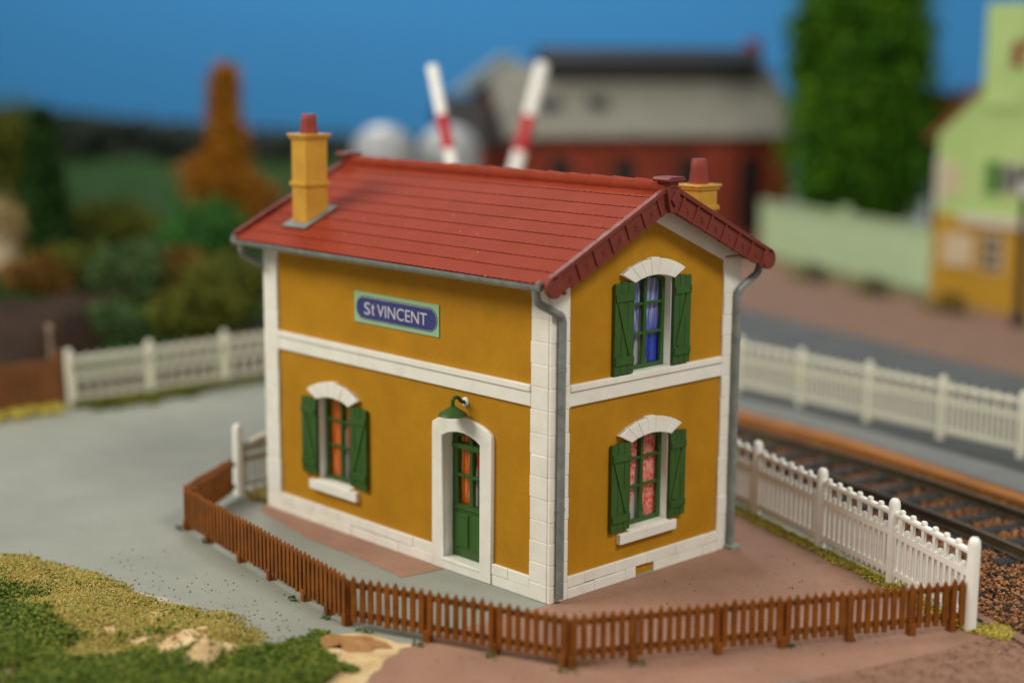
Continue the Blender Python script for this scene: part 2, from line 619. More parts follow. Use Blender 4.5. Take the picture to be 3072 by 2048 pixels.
def scatter(name, P, size, base, mat, parent=None, squash=None):
    BV, BF = base
    n = len(P)
    R = rand_rot(n)
    s = np.broadcast_to(np.asarray(size, float), (n,))
    V = np.einsum('nij,kj->nki', R, BV) * s[:, None, None]
    if squash:
        V[:, :, 2] *= squash
    V += P[:, None, :]
    Fc = (BF[None] + (np.arange(n) * len(BV))[:, None, None]).reshape(-1, BF.shape[1])
    return fast_mesh(name, V.reshape(-1, 3), Fc, mat, parent)


def clumps(center, radii, nclump, per, rc, shape='ellipsoid'):
    """points in leaf clumps spread through a crown"""
    out = []
    for k in range(nclump):
        d = RNG.normal(size=3)
        d /= np.linalg.norm(d)
        r = RNG.uniform(.35, 1) ** .6
        p = d * r
        if shape == 'cone':
            t_ = RNG.uniform(0, 1) ** 1.5
            a = RNG.uniform(0, 2 * PI)
            rr = (1 - t_) * RNG.uniform(.45, 1) + .04
            p = np.array([rr * math.cos(a), rr * math.sin(a), t_ * 2 - 1])
        elif shape == 'column':
            zz = RNG.uniform(-1, 1)
            a = RNG.uniform(0, 2 * PI)
            prof = (1 - max(0, zz - .3) ** 2 * .6) * (1 - max(0, -zz - .70) ** 2 * 6.0)
            rr = max(.1, prof) * RNG.uniform(.25, 1) ** .5
            p = np.array([rr * math.cos(a), rr * math.sin(a), zz])
        c = np.array(center) + p * np.array(radii)
        q = RNG.normal(size=(per, 3)) * rc * RNG.uniform(.6, 1.3)
        q[:, 2] *= .75
        out.append(c + q)
    return np.concatenate(out)


# ------------------------------------------------------------------ setting: ground, hill, sky
def sheet(name, poly, z, mat, kind='structure', sub=0):
    b = MB().add([(x, y, z) for x, y in poly], [tuple(range(len(poly)))])
    o = b.build(name, mat)
    return tag(o, kind=kind)


def wobble(poly, amp=.05, step=.25):
    """subdivide a polygon outline and make it ragged"""
    out = []
    n = len(poly)
    for i in range(n):
        a, b = np.array(poly[i]), np.array(poly[(i + 1) % n])
        L = np.linalg.norm(b - a)
        k = max(1, int(L / step))
        for j in range(k):
            p = a + (b - a) * j / k
            out.append(tuple(p + RNG.normal(size=2) * amp))
    return out


tag(sheet('ground', [(-110, -40), (60, -40), (60, 120), (-110, 120)], 0, M['asphalt']), 'grey painted asphalt ground round the station house', 'ground')

# yard paving: pink patch under the window, pink yard round the gable
sheet('paving', wobble([(-8.3, .35), (-7.72, -.35), (-5.62, -.76), (-3.69, -.82), (-2.65, -.94), (-2.5, .05), (-7.7, .1)], .015, .3), .006, M['pink'])
sheet('paving', wobble([(.06, -.02), (-.1, -1.4), (-.09, -2.74), (.22, -3.76), (.63, -4.29), (1.2, -5.6), (2.6, -6.5), (3.7, -3.0),
                        (4.2, -1.5), (4.68, .09), (5.1, 1.1), (5.55, 2.72), (5.74, 3.9), (5.0, 4.25), (2.41, 5.13), (1.48, 5.42), (.24, 6.02),
                        (-.83, 6.33), (-1.64, 6.75), (-5.2, 8.0), (-6, 4.6), (-.1, 4.6)], .02, .3), .008, M['pink'])
sheet('dirt', [(.5, -4.6), (1.2, -6.5), (9, -8), (16, 0), (9, 5), (6.2, 4.6), (5.3, 4.2), (5.5, 3), (4.9, .5), (3.8, -2.5), (2.5, -5.5)], .004, M['dirt'])
# ballast bed
sheet('ballast_bed', [(16, 1), (16, 7), (6, 9.2), (3, 10.2), (0, 11.2), (-5, 12.2), (-14, 12.6), (-30, 12.6), (-30, 9.3), (-12, 9.2), (-5, 8.2), (0, 6.5), (5.6, 4.3), (7, 3.6)],   .055, M['dirt'])
# far road and pavement
e = Vector((-13.1, 3.7)).normalized()
sheet('road', [(-60, 46), (-17.4, 27), (-4.3, 23.3), (14, 18), (14, 8), (4, 11.2), (1, 12.0), (-5.5, 13.2), (-12, 13.8), (-24, 14.2), (-60, 30)], .006, M['road'])
sheet('pavement', [(-60, 46), (-17.4, 27), (-4.3, 23.3), (14, 18), (14, 29), (-8.0, 33.0), (-14, 34.5), (-25.2, 38.9), (-60, 55)], .012, M['pave'])


def h_hill(X, Y):
    d = (X - CAM.x) * -.723 + (Y - CAM.y) * .691
    s = (X - CAM.x) * .691 + (Y - CAM.y) * .723
    ramp = np.clip((-19.2 - X + np.clip(Y - 2, 0, 8) * .12) / 9, 0, 1)
    near = ramp ** 1.1 * 2.0 * np.clip(1 - (Y - 3) / 30, .35, 1)
    far = np.clip((d - 52) * .050, 0, 2.0)
    side = np.clip((-.055 * d - s) / (.03 * d), 0, 1)
    n = .18 * np.sin(X * .9 + .7 * Y) + .14 * np.sin(1.3 * Y - .5 * X) + .08 * np.sin(2.9 * X + 1.1) * np.sin(2.3 * Y)
    return (near + far + n * np.clip(ramp * 1.5, 0, 1)) * side - .04


gx, gy = np.meshgrid(np.linspace(-110, -18.6, 130), np.linspace(-40, 100, 170), indexing='ij')
gz = h_hill(gx, gy)
V = np.stack([gx, gy, gz], -1).reshape(-1, 3)
ni, nj = gx.shape
idx = np.arange(ni * nj).reshape(ni, nj)
Fq = np.stack([idx[:-1, :-1], idx[1:, :-1], idx[1:, 1:], idx[:-1, 1:]], -1).reshape(-1, 4)
hill = fast_mesh('hillside', V, Fq, M['hill'], smooth=True)
tag(hill, 'dark green hillside rising behind the left white fence', 'hillside', kind='structure')

# painted sky board: a curved backdrop standing behind the layout
n = 60
vs, fs = [], []
for i in range(n + 1):
    a = math.radians(-52 + 104 * i / n)
    d = (-.723 * math.cos(a) + .691 * math.sin(a), .691 * math.cos(a) + .723 * math.sin(a))
    for z in (-3, 70):
        vs.append((CAM.x + 116 * d[0], CAM.y + 116 * d[1], z))
fs = [(2 * i, 2 * i + 2, 2 * i + 3, 2 * i + 1) for i in range(n)]
sky = MB().add(vs, fs).build('sky', M['backdrop'], smooth=True)
tag(sky, 'plain blue painted backdrop board', 'backdrop', kind='structure')

# distant dark wood along the hill crest
P = []
for k in range(5200):
    a = RNG.uniform(-.43, .02)
    d = RNG.uniform(93, 104)
    s = a * d
    x = CAM.x - .723 * d + .691 * s
    y = CAM.y + .691 * d + .723 * s
    top = 5.0 - 1.6 * np.clip((a + .30) / .2, 0, 1) - .9 * np.clip((a + .05) / .1, 0, 1)
    P.append((x, y, RNG.uniform(1.5, top + RNG.normal() * .03)))
wood = scatter('distant_wood', np.array(P), RNG.uniform(.45, .8, len(P)), (OCTV, OCTF), M['leaf_black'])
tag(wood, 'dark far-off wood along the crest of the hill', 'wood', kind='stuff')

# ------------------------------------------------------------------ the station house
L, W = 7.81, 4.667
house = thing('station_house', 'ochre yellow two-storey station house with white corner stones, green shutters and red tiled roof', 'house', (-L / 2, W / 2, 0))

DOOR = (-2.58, -1.62, .19, 2.38, 2.51)
WIN_F = (-6.16, -5.17, .89, 2.44, 2.545)
WIN_G1 = (1.855, 2.865, .885, 2.405, 2.51)
WIN_G2 = (1.86, 2.865, 3.605, 5.125, 5.23)
T = .25
flat('wall', FRONT, [[(-L, 0), (-T, 0), (-T, 5.27), (-L, 5.27)], arch_loop(*DOOR)[::-1], arch_loop(*WIN_F)[::-1]], -T, 0, M['ochre'], house)
flat('wall', GABLE, [[(0, 0), (W, 0), (W, 5.42), (W / 2, 6.52), (0, 5.42)], arch_loop(*WIN_G1)[::-1], arch_loop(*WIN_G2)[::-1]], -T, 0, M['ochre'], house)
b = MB().box((-L, W - T, 0), (-T, W, 5.27)).box((-L, T, 0), (-L + T, W - T, 5.27))
b.prism(frame((-L, 0, 0), (0, 1, 0), (0, 0, 1), (1, 0, 0)), [(0.26, 5.28), (W - .26, 5.28), (W / 2, 6.5)], .003, T)
b.build('wall', M['ochre'], house)
MB().box((-L + T + .01, T + .01, .01), (-T - .01, W - T - .01, .05)).build('inner_floor', M['dark'], house)


def quoins(F, u0, u1, z0, z1, zs, n=.055, jl=0, jr=0):
    b = MB()
    b.fbox(F, (u0 + .012, u1 - .012), (z0, z1), (-.01, n - .011))
    for a, c in zip(zs[:-1], zs[1:]):
        ja, jb = random.uniform(-.014, .014) * jl, random.uniform(-.014, .014) * jr
        b.fbox(F, (u0 + ja, u1 + jb), (a + .004, c - .004), (.0, n + random.uniform(-.004, .006)))
    return b


JZ = [0.0, .30, .65, 1.018, 1.369, 1.74, 2.117, 2.47, 2.822, 3.215, 3.59, 3.96, 4.33, 4.70, 5.07]
quoins(FRONT, -.415, -.016, 0, 5.24, JZ + [5.25], .055, 1, 0).build('corner_stones', M['white'], house, .012)
quoins(GABLE, -.058, .374, 0, 5.40, JZ + [5.38], .055, 0, 1).build('corner_stones', M['white'], house, .012)
quoins(FRONT, -L - .05, -L + .40, 0, 5.24, JZ + [5.25], .052, 0, 1).build('corner_stones', M['white'], house, .012)
quoins(GABLE, W - .415, W + .05, 0, 5.36, JZ + [5.34], .052, 1, 0).build('corner_stones', M['white'], house, .012)
# rising white band under the gable verges
flat('gable_band', GABLE, [[(.374, 5.285), (W / 2, 6.15), (W - .40, 5.30), (W - .40, 5.39), (W, 5.39), (W, 5.44), (W / 2, 6.53), (.0, 5.44), (.0, 5.40), (.374, 5.40)]], .0, .05, M['white'], house, .008)


def plinth(F, spans, z1, gaps=()):
    b = MB()
    for (u0, u1) in spans:
        for (a, c, ofs) in ((.0, .185, .0), (.188, z1, .38)):
            u = u0
            first = True
            while u < u1 - .01:
                ln = random.uniform(.62, .85) if not (first and ofs) else .4
                e_ = min(u1, u + ln)
                if u1 - e_ < .2:
                    e_ = u1
                lo, hi = u, e_
                segs = [(lo, hi)]
                if a == .0:
                    for g0, g1 in gaps:
                        segs = [q for s0, s1 in segs for q in ((s0, min(s1, g0)), (max(s0, g1), s1)) if q[1] - q[0] > .01]
                for s0, s1 in segs:
                    jz = random.uniform(-.008, .008)
                    b.fbox(F, (s0 + .002, s1 - .002), (a + (.0 if a == 0 else jz), c - (.004 if a == 0 else 0) + jz * (a == 0)), (-.005, .055 + random.uniform(-.004, .008)))
                u = e_
                first = False
    return b


plinth(FRONT, [(-L + .40, -2.86)], .375).build('plinth', M['white'], house, .012)
plinth(FRONT, [(-1.325, -.415)], .375).build('plinth', M['white'], house, .012)
plinth(GABLE, [(.374, W - .415)], .375, [(2.06, 2.53)]).build('plinth', M['white'], house, .012)
MB().fbox(GABLE, (2.06, 2.53), (.0, .014), (.0, .075)).build('vent_sill', M['plinthgrey'], house)


def course(F, u0, u1):
    b = MB()
    b.fbox(F, (u0, u1), (3.242, 3.485), (-.01, .05))
    b.fbox(F, (u0, u1), (3.490, 3.600), (-.01, .082))
    return b


course(FRONT, -L + .405, -.42).build('string_course', M['white'], house, .014)
course(GABLE, .379, W - .42).build('string_course', M['white'], house, .014)
MB().fbox(FRONT, (-L + .405, -.42), (5.13, 5.262), (-.01, .045)).build('eaves_board', M['white'], house, .01)


def lintel(F, u0, u1, zs, za, ext=.30, up=.125, th=.28, nb=7, pr=.10):
    inner = arc(u0 + .005, u1 - .005, zs + .012, za + .0, nb * 4)
    outer = arc(u0 - ext, u1 + ext * .92, zs + up + .04, za + th, nb * 4)
    b = MB()
    for k in range(nb):
        a, c = k * 4, (k + 1) * 4
        pi, po = inner[a:c + 1], outer[a:c + 1]
        mid = nb // 2
        lift = .018 if k == mid else 0
        po = [(p[0], p[1] + lift) for p in po]

        def sh(p, q, t_):
            return (p[0] + (q[0] - p[0]) * t_, p[1] + (q[1] - p[1]) * t_)
        e_ = .014
        pi = [sh(pi[0], pi[1], e_)] + pi[1:-1] + [sh(pi[-1], pi[-2], e_)]
        po = [sh(po[0], po[1], e_)] + po[1:-1] + [sh(po[-1], po[-2], e_)]
        b.prism(F, pi + po[::-1], -.005, pr + random.uniform(-.006, .006))
    b.prism(F, inner + outer[::-1], -.004, pr - .03)
    return b


def shutter(F, u0, u1, z0, z1, flip, parent):
    b = MB()
    wd = u1 - u0
    npk = 3
    for k in range(npk):
        a = u0 + wd * k / npk
        top = z1 + .03 * math.sin(PI * (k + .5) / npk) + (.0)
        b.fbox(F, (a + .004, a + wd / npk - .004), (z0 + random.uniform(0, .02), top), (.03, .085))
    b.fbox(F, (u0 + .01, u1 - .01), (z0 + .03, z1 - .02), (.02, .07))
    for zz in (z1 - .29, z0 + .17):
        b.fbox(F, (u0 + .012, u1 - .012), (zz, zz + .13), (.08, .112))
    # diagonal brace
    o, U, Vv, N = F
    pa = (u0 + wd * (.80 if flip else .20), z1 - .31)
    pb = (u0 + wd * (.20 if flip else .80), z0 + .33)
    d = Vector((pb[0] - pa[0], pb[1] - pa[1])).normalized()
    p = Vector((-d.y, d.x)) * .045
    b.prism(F, [(pa[0] + p.x, pa[1] + p.y), (pb[0] + p.x, pb[1] + p.y), (pb[0] - p.x, pb[1] - p.y), (pa[0] - p.x, pa[1] - p.y)], .08, .106)
    for zz in (z1 - .22, z0 + .23):
        for uu in (u0 + .06, u1 - .06):
            b.fbox(F, (uu - .012, uu + .012), (zz - .012, zz + .012), (.108, .12))
    return b.build('shutter', M['green'], parent, .008)


def curtain(F, u0, u1, z0, z1, side, mat, parent, n0=-.20, taper=.45, name='curtain'):
    """a sheet with folds, gathered towards one side at the bottom"""
    nu, nz = 40, 24
    o, U, Vv, N = F
    vs = []
    for j in range(nz + 1):
        t_ = j / nz
        g = 1 - taper * (1 - t_) ** 1.3
        for i in range(nu + 1):
            s_ = i / nu
            uu = u0 + (u1 - u0) * s_ * g if side < 0 else u1 - (u1 - u0) * (1 - s_) * g
            vs.append(o + U * uu + Vv * (z0 + (z1 - z0) * t_) + N * (n0 + .012 * math.sin(s_ * 5.5 * 2 * PI)))
    fs = [(j * (nu + 1) + i, j * (nu + 1) + i + 1, (j + 1) * (nu + 1) + i + 1, (j + 1) * (nu + 1) + i) for j in range(nz) for i in range(nu)]
    return MB().add(vs, fs).build(name, mat, parent, smooth=True)


def window(F, win, mat, parent, bars):
    u0, u1, z0, zs, za = win
    um = (u0 + u1) / 2
    N0, N1 = -.20, -.12
    k = .075
    half_l = [(um - .035, z0 + k), (u0 + k, z0 + k)] + arc(u0 + k, u1 - k, zs - k * .6, za - k)[:8]
    tl = arc(u0 + k, u1 - k, zs - k * .6, za - k, 14)
    lhole = [(um - .035, z0 + k), (u0 + k, z0 + k)] + [p for p in tl if p[0] < um - .04] + [(um - .035, za - k - .002)]
    rhole = [(um + .035, za - k - .002)] + [p for p in tl if p[0] > um + .04] + [(u1 - k, z0 + k), (um + .035, z0 + k)]
    w_ = flat('window', F, [arch_loop(u0 + .004, u1 - .004, z0 + .004, zs, za - .004), lhole[::-1], rhole[::-1]], N0, N1, M['green_dark'], parent, .008)
    for zz in bars:
        for a, c in ((u0 + k - .01, um - .03), (um + .03, u1 - k + .01)):
            MB().fbox(F, (a, c), (zz - .022, zz + .022), (N0 + .01, N1 - .012)).build('glazing_bar', M['green'], w_, .006)
    MB().fbox(F, (u0 + .02, u1 - .02), (z0 + .02, za - .01), (-.214, -.211)).build('pane', M['glass'], w_)
    curtain(F, u0 + .03, um + .02, z0 + .04, za - .02, -1, mat, w_, -.232)
    curtain(F, um - .02, u1 - .03, z0 + .04, za - .02, 1, mat, w_, -.232)
    MB().fbox(F, (u0 - .05, u1 + .05), (z0 - .05, za + .05), (-.262, -.252)).build('backing', M['paper'], w_)
    return w_


def reveal(F, win, parent):
    u0, u1, z0, zs, za = win
    e_ = .004
    return flat('reveal', F, [arch_loop(u0 - .02, u1 + .02, z0 - .015, zs + .012, za + .015), arch_loop(u0 + e_, u1 - e_, z0 + e_, zs, za - e_)[::-1]], -.2, .012, M['white'], parent)


def sill(F, u0, u1, z0, z1, parent):
    b = MB()
    o, U, Vv, N = F
    b.fbox(F, (u0, u1), (z0, z1 - .02), (-.005, .10))
    b.fbox(F, (u0 + .22, u1 - .2), (z1 - .06, z1 + .012), (-.20, .09))
    return b.build('window_sill', M['white'], parent, .016)


for F, win, mat, bars, kind in ((FRONT, WIN_F, M['curt_orange'], (1.56, 2.06), 1), (GABLE, WIN_G1, M['curt_red'], (1.55, 2.05), 1), (GABLE, WIN_G2, M['curt_blue'], (4.215, 4.72), 0)):
    reveal(F, win, house)
    window(F, win, mat, house, bars)
    lintel(F, win[0], win[1], win[3], win[4]).build('window_arch', M['white'], house, .012)
    if kind:
        sill(F, win[0] - .255, win[1] + .2, win[2] - .215, win[2] - .012, house)
shutter(FRONT, -6.645, -6.175, .955, 2.43, 0, house)
shutter(FRONT, -5.155, -4.665, .945, 2.45, 1, house)
shutter(GABLE, 1.375, 1.845, .905, 2.42, 0, house)
shutter(GABLE, 2.868, 3.285, .90, 2.42, 1, house)
shutter(GABLE, 1.39, 1.862, 3.615, 5.14, 0, house)
shutter(GABLE, 2.872, 3.32, 3.615, 5.14, 1, house)

# door
u0, u1, z0, zs, za = DOOR
jit = [(-2.857, .0), (-2.852, 1.2), (-2.848, 2.5)] + [(x, z + random.uniform(-.008, .008)) for x, z in arc(-2.835, -1.335, 2.605, 2.785, 12)] + [(-1.318, 2.5), (-1.322, 1.2), (-1.325, .0)]
flat('door_surround', FRONT, [jit[::-1], arch_loop(u0, u1, z0, zs, za, 12)[::-1]], -.01, .075, M['white'], house, .018)
b = MB()
for uu in (-2.35, -1.86):
    b.fbox(FRONT, (uu - .004, uu + .004), (2.53, 2.74), (.07, .079))
flat('door_reveal', FRONT, [arch_loop(u0 - .02, u1 + .02, z0 - .02, zs + .01, za + .015), arch_loop(u0 + .004, u1 - .004, z0 + .004, zs, za - .004)[::-1]], -.22, .0, M['white'], house)
MB().fbox(FRONT, (u0 - .0, u1 + .0), (z0 - .04, z0 + .012), (-.2, .085)).build('door_step', M['white'], house, .012)
um = (u0 + u1) / 2
tl = arc(u0 + .13, u1 - .13, zs - .06, za - .07, 14)
holes = []
for a, c in ((u0 + .13, um - .04), (um + .04, u1 - .13)):
    holes.append([(a, 1.16), (c, 1.16), (c, 2.14), (a, 2.14)])
    top = [p for p in tl if a < p[0] < c]
    holes.append([(a, 2.25), (c, 2.25), (c, top[-1][1] - .005)] + top[::-1] + [(a, top[0][1] - .005)])
door = flat('door', FRONT, [arch_loop(u0 + .006, u1 - .006, z0 + .014, zs, za - .006)] + holes, -.26, -.17, M['green_dark'], house, .006)
for a, c in ((u0 + .12, um - .05), (um + .05, u1 - .12)):
    MB().fbox(FRONT, (a, c), (.40, 1.0), (-.19, -.145)).build('door_panel', M['green'], door, .012)
    MB().fbox(FRONT, (a - .02, c + .02), (1.655, 1.705), (-.24, -.165)).build('glazing_bar', M['green'], door, .008)
MB().fbox(FRONT, (u0 + .02, u1 - .02), (2.15, 2.235), (-.19, -.135)).build('transom', M['green'], door, .012)
MB().fbox(FRONT, (u0 + .03, u1 - .03), (1.075, 1.125), (-.19, -.145)).build('door_rail', M['green'], door, .012)
MB().fbox(FRONT, (u0 + .03, u1 - .03), (1.13, za - .02), (-.266, -.262)).build('pane', M['glass'], door)
curtain(FRONT, u0 + .10, um + .03, 1.15, za - .03, -1, M['curt_orange'], door, -.29, .4)
curtain(FRONT, um - .03, u1 - .10, 1.15, za - .03, 1, M['curt_orange'], door, -.29, .55)
MB().fbox(FRONT, (u0 - .04, u1 + .04), (1.0, za + .03), (-.33, -.32)).build('backing', M['paper'], door)

# roof
RY, RZ, EY, EZ = W / 2, 6.70, -.50, 5.343
XL, XR = -L - .36, .36
slope_len = math.hypot(RY - EY, RZ - EZ)
roof = None
NCOURSE, NT_ = 9, 58
for side in (1, -1):
    b = MB()
    ey = EY if side == 1 else W - EY
    d = Vector((0, ey - RY, EZ - RZ)).normalized()
    nrm = Vector((0, -d.z * (1 if side == 1 else -1), abs(d.y)))
    nrm = Vector((0, (-1 if side == 1 else 1) * abs(d.z), abs(d.y))).normalized()
    o = Vector((0, RY, RZ))
    for k in range(NCOURSE):
        s0 = slope_len * k / NCOURSE
        s1 = slope_len * (k + 1) / NCOURSE
        top, midr, low, lip = [], [], [], []
        per = 4
        for i in range(NT_ * per + 1):
            x = XL + (XR - XL) * i / (NT_ * per)
            ph = i % per
            notch = .028 if ph == 0 else 0
            ht = .008
            top.append(o + d * s0 + Vector((x, 0, 0)))
            midr.append(o + d * (s1 - .045) + nrm * (ht * .88) + Vector((x, 0, 0)))
            low.append(o + d * (s1 - notch) + nrm * ht + Vector((x, 0, 0)))
            lip.append(o + d * (s1 - notch - .004) + nrm * -.004 + Vector((x, 0, 0)))
        m = len(top)
        b.add(top + midr + low + lip, [(r_ * m + i, r_ * m + i + 1, (r_ + 1) * m + i + 1, (r_ + 1) * m + i) for r_ in range(3) for i in range(m - 1)])
    # soffit slab
    F = (Vector((0, 0, 0)), Vector((1, 0, 0)), d, nrm)
    F = (o, Vector((1, 0, 0)), d, nrm)
    b.fbox(F, (XL, XR), (.02, slope_len - .02), (-.09, -.012))
    r_ = b.build('roof', M['roof'], house)
    roof = roof or r_
b = MB()
x = XL + .02
while x < XR - .05:
    x2 = min(x + .52, XR)
    prof = []
    b.tube([(x, RY, RZ + .0), (x + .05, RY, RZ + .0), (x2 + .03, RY, RZ)], [.142, .140, .118], 16)
    x = x2
b.build('ridge_tiles', M['roof'], roof, smooth=True)

for xe, sgn in ((.36, 1), (XL, -1)):
    b = MB()
    Fg = frame((xe, 0, 0), (0, 1, 0), (0, 0, 1), (sgn, 0, 0))
    for side in (1, -1):
        def yy(y):
            return y if side == 1 else W - y
        sl = (6.785 - 5.40) / (RY + .55)
        poly = [(RY, 6.785), (RY, 6.33)]
        # lower edge towards the end
        lowz = lambda y: 6.33 - sl * .93 * (RY - y)
        poly += [(.25, lowz(.25)), (-.18, lowz(-.18) - .01)]
        cc = Vector((-.36, 5.315))
        for k in range(9):
            a = math.radians(-62 - 20 * k)
            poly.append((cc.x + .185 * math.cos(a), cc.y + .185 * math.sin(a)))
        poly += [(-.43, 5.475)]
        poly = [(yy(y), z) for y, z in poly]
        b.prism(Fg, poly, 0, .045)
        # raised lip, ribs and little crosses on the verge tiles
        d = Vector((RY + .45, 6.785 - 5.47)).normalized()
        Ls = math.hypot(RY + .45, 6.785 - 5.47)
        nn = Vector((-d.y, d.x))

        def pt(s, n_):
            p = Vector((RY, 6.785)) - d * s - Vector((nn.x, nn.y)) * n_
            return (yy(p.x), p.y)
        q = [pt(.0, .0), pt(Ls, .0), pt(Ls, .075), pt(.0, .075)]
        b.prism(Fg, q, -.02, .085)
        q = [pt(.12, .355), pt(Ls - .35, .355), pt(Ls - .35, .39), pt(.12, .39)]
        b.prism(Fg, q, .0, .062)
        for k in range(1, 8):
            s = Ls * k / 7.4
            b.prism(Fg, [pt(s - .022, .05), pt(s + .022, .05), pt(s + .03, .40), pt(s - .03, .40)], .0, .075)
            for sg in (1, -1):
                c0 = s - Ls / 14.8
                b.prism(Fg, [pt(c0 - .045, .25 - .04 * sg), pt(c0 - .035, .23 - .04 * sg), pt(c0 + .045, .25 + .04 * sg), pt(c0 + .035, .27 + .04 * sg)], .0, .058)
        b.lathe([(.0, -.02), (.17, -.02), (.185, .0), (.185, .075), (.165, .085), (.0, .085)], (xe, yy(-.36), 5.315), 24, 'X') if sgn == 1 else None
    # keystone ornament and cap
    b.prism(Fg, [(RY - .17, 6.72), (RY - .12, 6.45), (RY - .07, 6.30), (RY + .07, 6.30), (RY + .12, 6.45), (RY + .17, 6.72)], -.02, .13)
    b.prism(Fg, [(RY - .09, 6.52), (RY, 6.40), (RY + .09, 6.52), (RY, 6.66)], .10, .17)
    b.prism(Fg, [(RY - .10, 6.70), (RY + .10, 6.70), (RY + .10, 6.83), (RY - .10, 6.83)], -.12, .13)
    b.prism(Fg, [(RY - .20, 6.82), (RY + .20, 6.82), (RY + .22, 6.855), (RY + .16, 6.895), (RY - .16, 6.895), (RY - .22, 6.855)], -.18, .19)
    b.build('verge_board', M['barge'], roof, .010)


def chimney(x0, x1, y0, y1, zb, bands, ztop, pot, name='chimney'):
    cx, cy = (x0 + x1) / 2, (y0 + y1) / 2
    b = MB()
    b.box((x0, y0, zb), (x1, y1, ztop - .07))
    for z in bands:
        b.box((x0 - .035, y0 - .035, z - .045), (x1 + .035, y1 + .035, z + .045))
    b.box((x0 - .035, y0 - .035, ztop - .10), (x1 + .035, y1 + .035, ztop - .045))
    b.box((x0 - .062, y0 - .062, ztop - .05), (x1 + .062, y1 + .062, ztop))
    c = b.build('chimney', M['chim'], house, .018)
    p = MB().lathe([(.0, ztop - .01), (.175, ztop - .01), (.172, ztop + .06), (.150, ztop + pot * .55), (.153, ztop + pot * .6), (.140, ztop + pot * .95), (.125, ztop + pot), (.0, ztop + pot - .004)], (cx, cy, 0), 24)
    p.build('chimney_pot', M['pot'], c, smooth=True)
    return c


chimney(-7.14, -6.69, .15, .66, 5.4, [6.43], 7.37, .36)
chimney(-.83, -.38, 4.01, 4.52, 5.4, [6.20], 6.62, .44)
# grey flashing on the roof round the left chimney
sl = (RZ - EZ) / (RY - EY)
F = (Vector((0, RY, RZ)), Vector((1, 0, 0)), Vector((0, -1, -sl)).normalized(), Vector((0, -sl, 1)).normalized())
k = math.sqrt(1 + sl * sl)
flat('flashing', F, [[(-7.28, (RY - .80) * k), (-7.28, (RY - .02) * k), (-6.56, (RY - .02) * k), (-6.56, (RY - .80) * k)]], .02, .055, M['lead'], house, .01)

# gutters and down pipes
for side in (1, -1):
    gy_ = -.515 if side == 1 else W + .515
    b = MB()
    n = 10
    for i in range(n):
        pass
    vs, fs = [], []
    xs = (-L - .30, .235)
    for xx in xs:
        for r_ in (.090, .074):
            for k in range(n + 1):
                a = PI + PI * k / n
                vs.append((xx, gy_ + r_ * math.cos(a), 5.345 + r_ * 1.25 * math.sin(a)))
    m = n + 1
    for k in range(n):
        fs += [(k, k + 1, 2 * m + k + 1, 2 * m + k), (m + k, 3 * m + k, 3 * m + k + 1, m + k + 1), (k, m + k, m + k + 1, k + 1), (2 * m + k, 2 * m + k + 1, 3 * m + k + 1, 3 * m + k)]
    fs += [(0, 2 * m, 3 * m, m), (n, m + n, 3 * m + n, 2 * m + n)]
    b.add(vs, fs)
    x = xs[0] + .4
    while x < xs[1] - .1:
        v2, f2 = [], []
        for xx in (x - .012, x + .012):
            for k in range(n + 1):
                a = PI + PI * k / n
                v2.append((xx, gy_ + .094 * math.cos(a), 5.345 + .094 * 1.25 * math.sin(a)))
        f2 = [(k, k + 1, m + k + 1, m + k) for k in range(n)]
        b.add(v2, f2)
        x += .553
    for xx in (xs[0] - .01, xs[1]):
        b.tube([(xx, gy_, 5.324), (xx + .012, gy_, 5.324)], .092, 14)
    b.build('gutter', M['zinc'], house, smooth=True)


def smooth_path(pts, r=.10, n=5):
    pts = [Vector(p) for p in pts]
    out = [pts[0]]
    for a, b_, c in zip(pts[:-2], pts[1:-1], pts[2:]):
        d1, d2 = (a - b_).normalized(), (c - b_).normalized()
        p, q = b_ + d1 * r, b_ + d2 * r
        for k in range(n + 1):
            t_ = k / n
            out.append(p * (1 - t_) ** 2 + b_ * 2 * t_ * (1 - t_) + q * t_ * t_)
    out.append(pts[-1])
    return out


for xx, ysgn in ((.125, 1), (.125, -1), (-L - .125, 1)):
    f_ = (lambda y: y) if ysgn == 1 else (lambda y: W - y)
    b = MB()
    b.tube(smooth_path([(xx, f_(-.50), 5.27), (xx, f_(-.46), 5.04), (xx, f_(.115), 4.765), (xx, f_(.115), .09)]), .068, 14)
    for zz in (3.9, 1.6) if xx > 0 else ():
        b.tube([(xx, f_(.115), zz - .02), (xx, f_(.115), zz + .02)], .076, 14)
    b.build('downpipe', M['zinc'], house, smooth=True)
MB().box((.04, W - .22, .0), (.25, W + .03, .085)).build('pipe_foot', M['plinthgrey'], house, .02)

# station name sign
sign = thing('name_sign', 'pale green plate with blue rounded panel reading St VINCENT on the upper front wall', 'sign', (-3.88, -.01, 4.35))
MB().fbox(FRONT, (-5.045, -2.71), (4.068, 4.632), (.002, .022)).build('sign_plate', M['mint'], sign, .004)


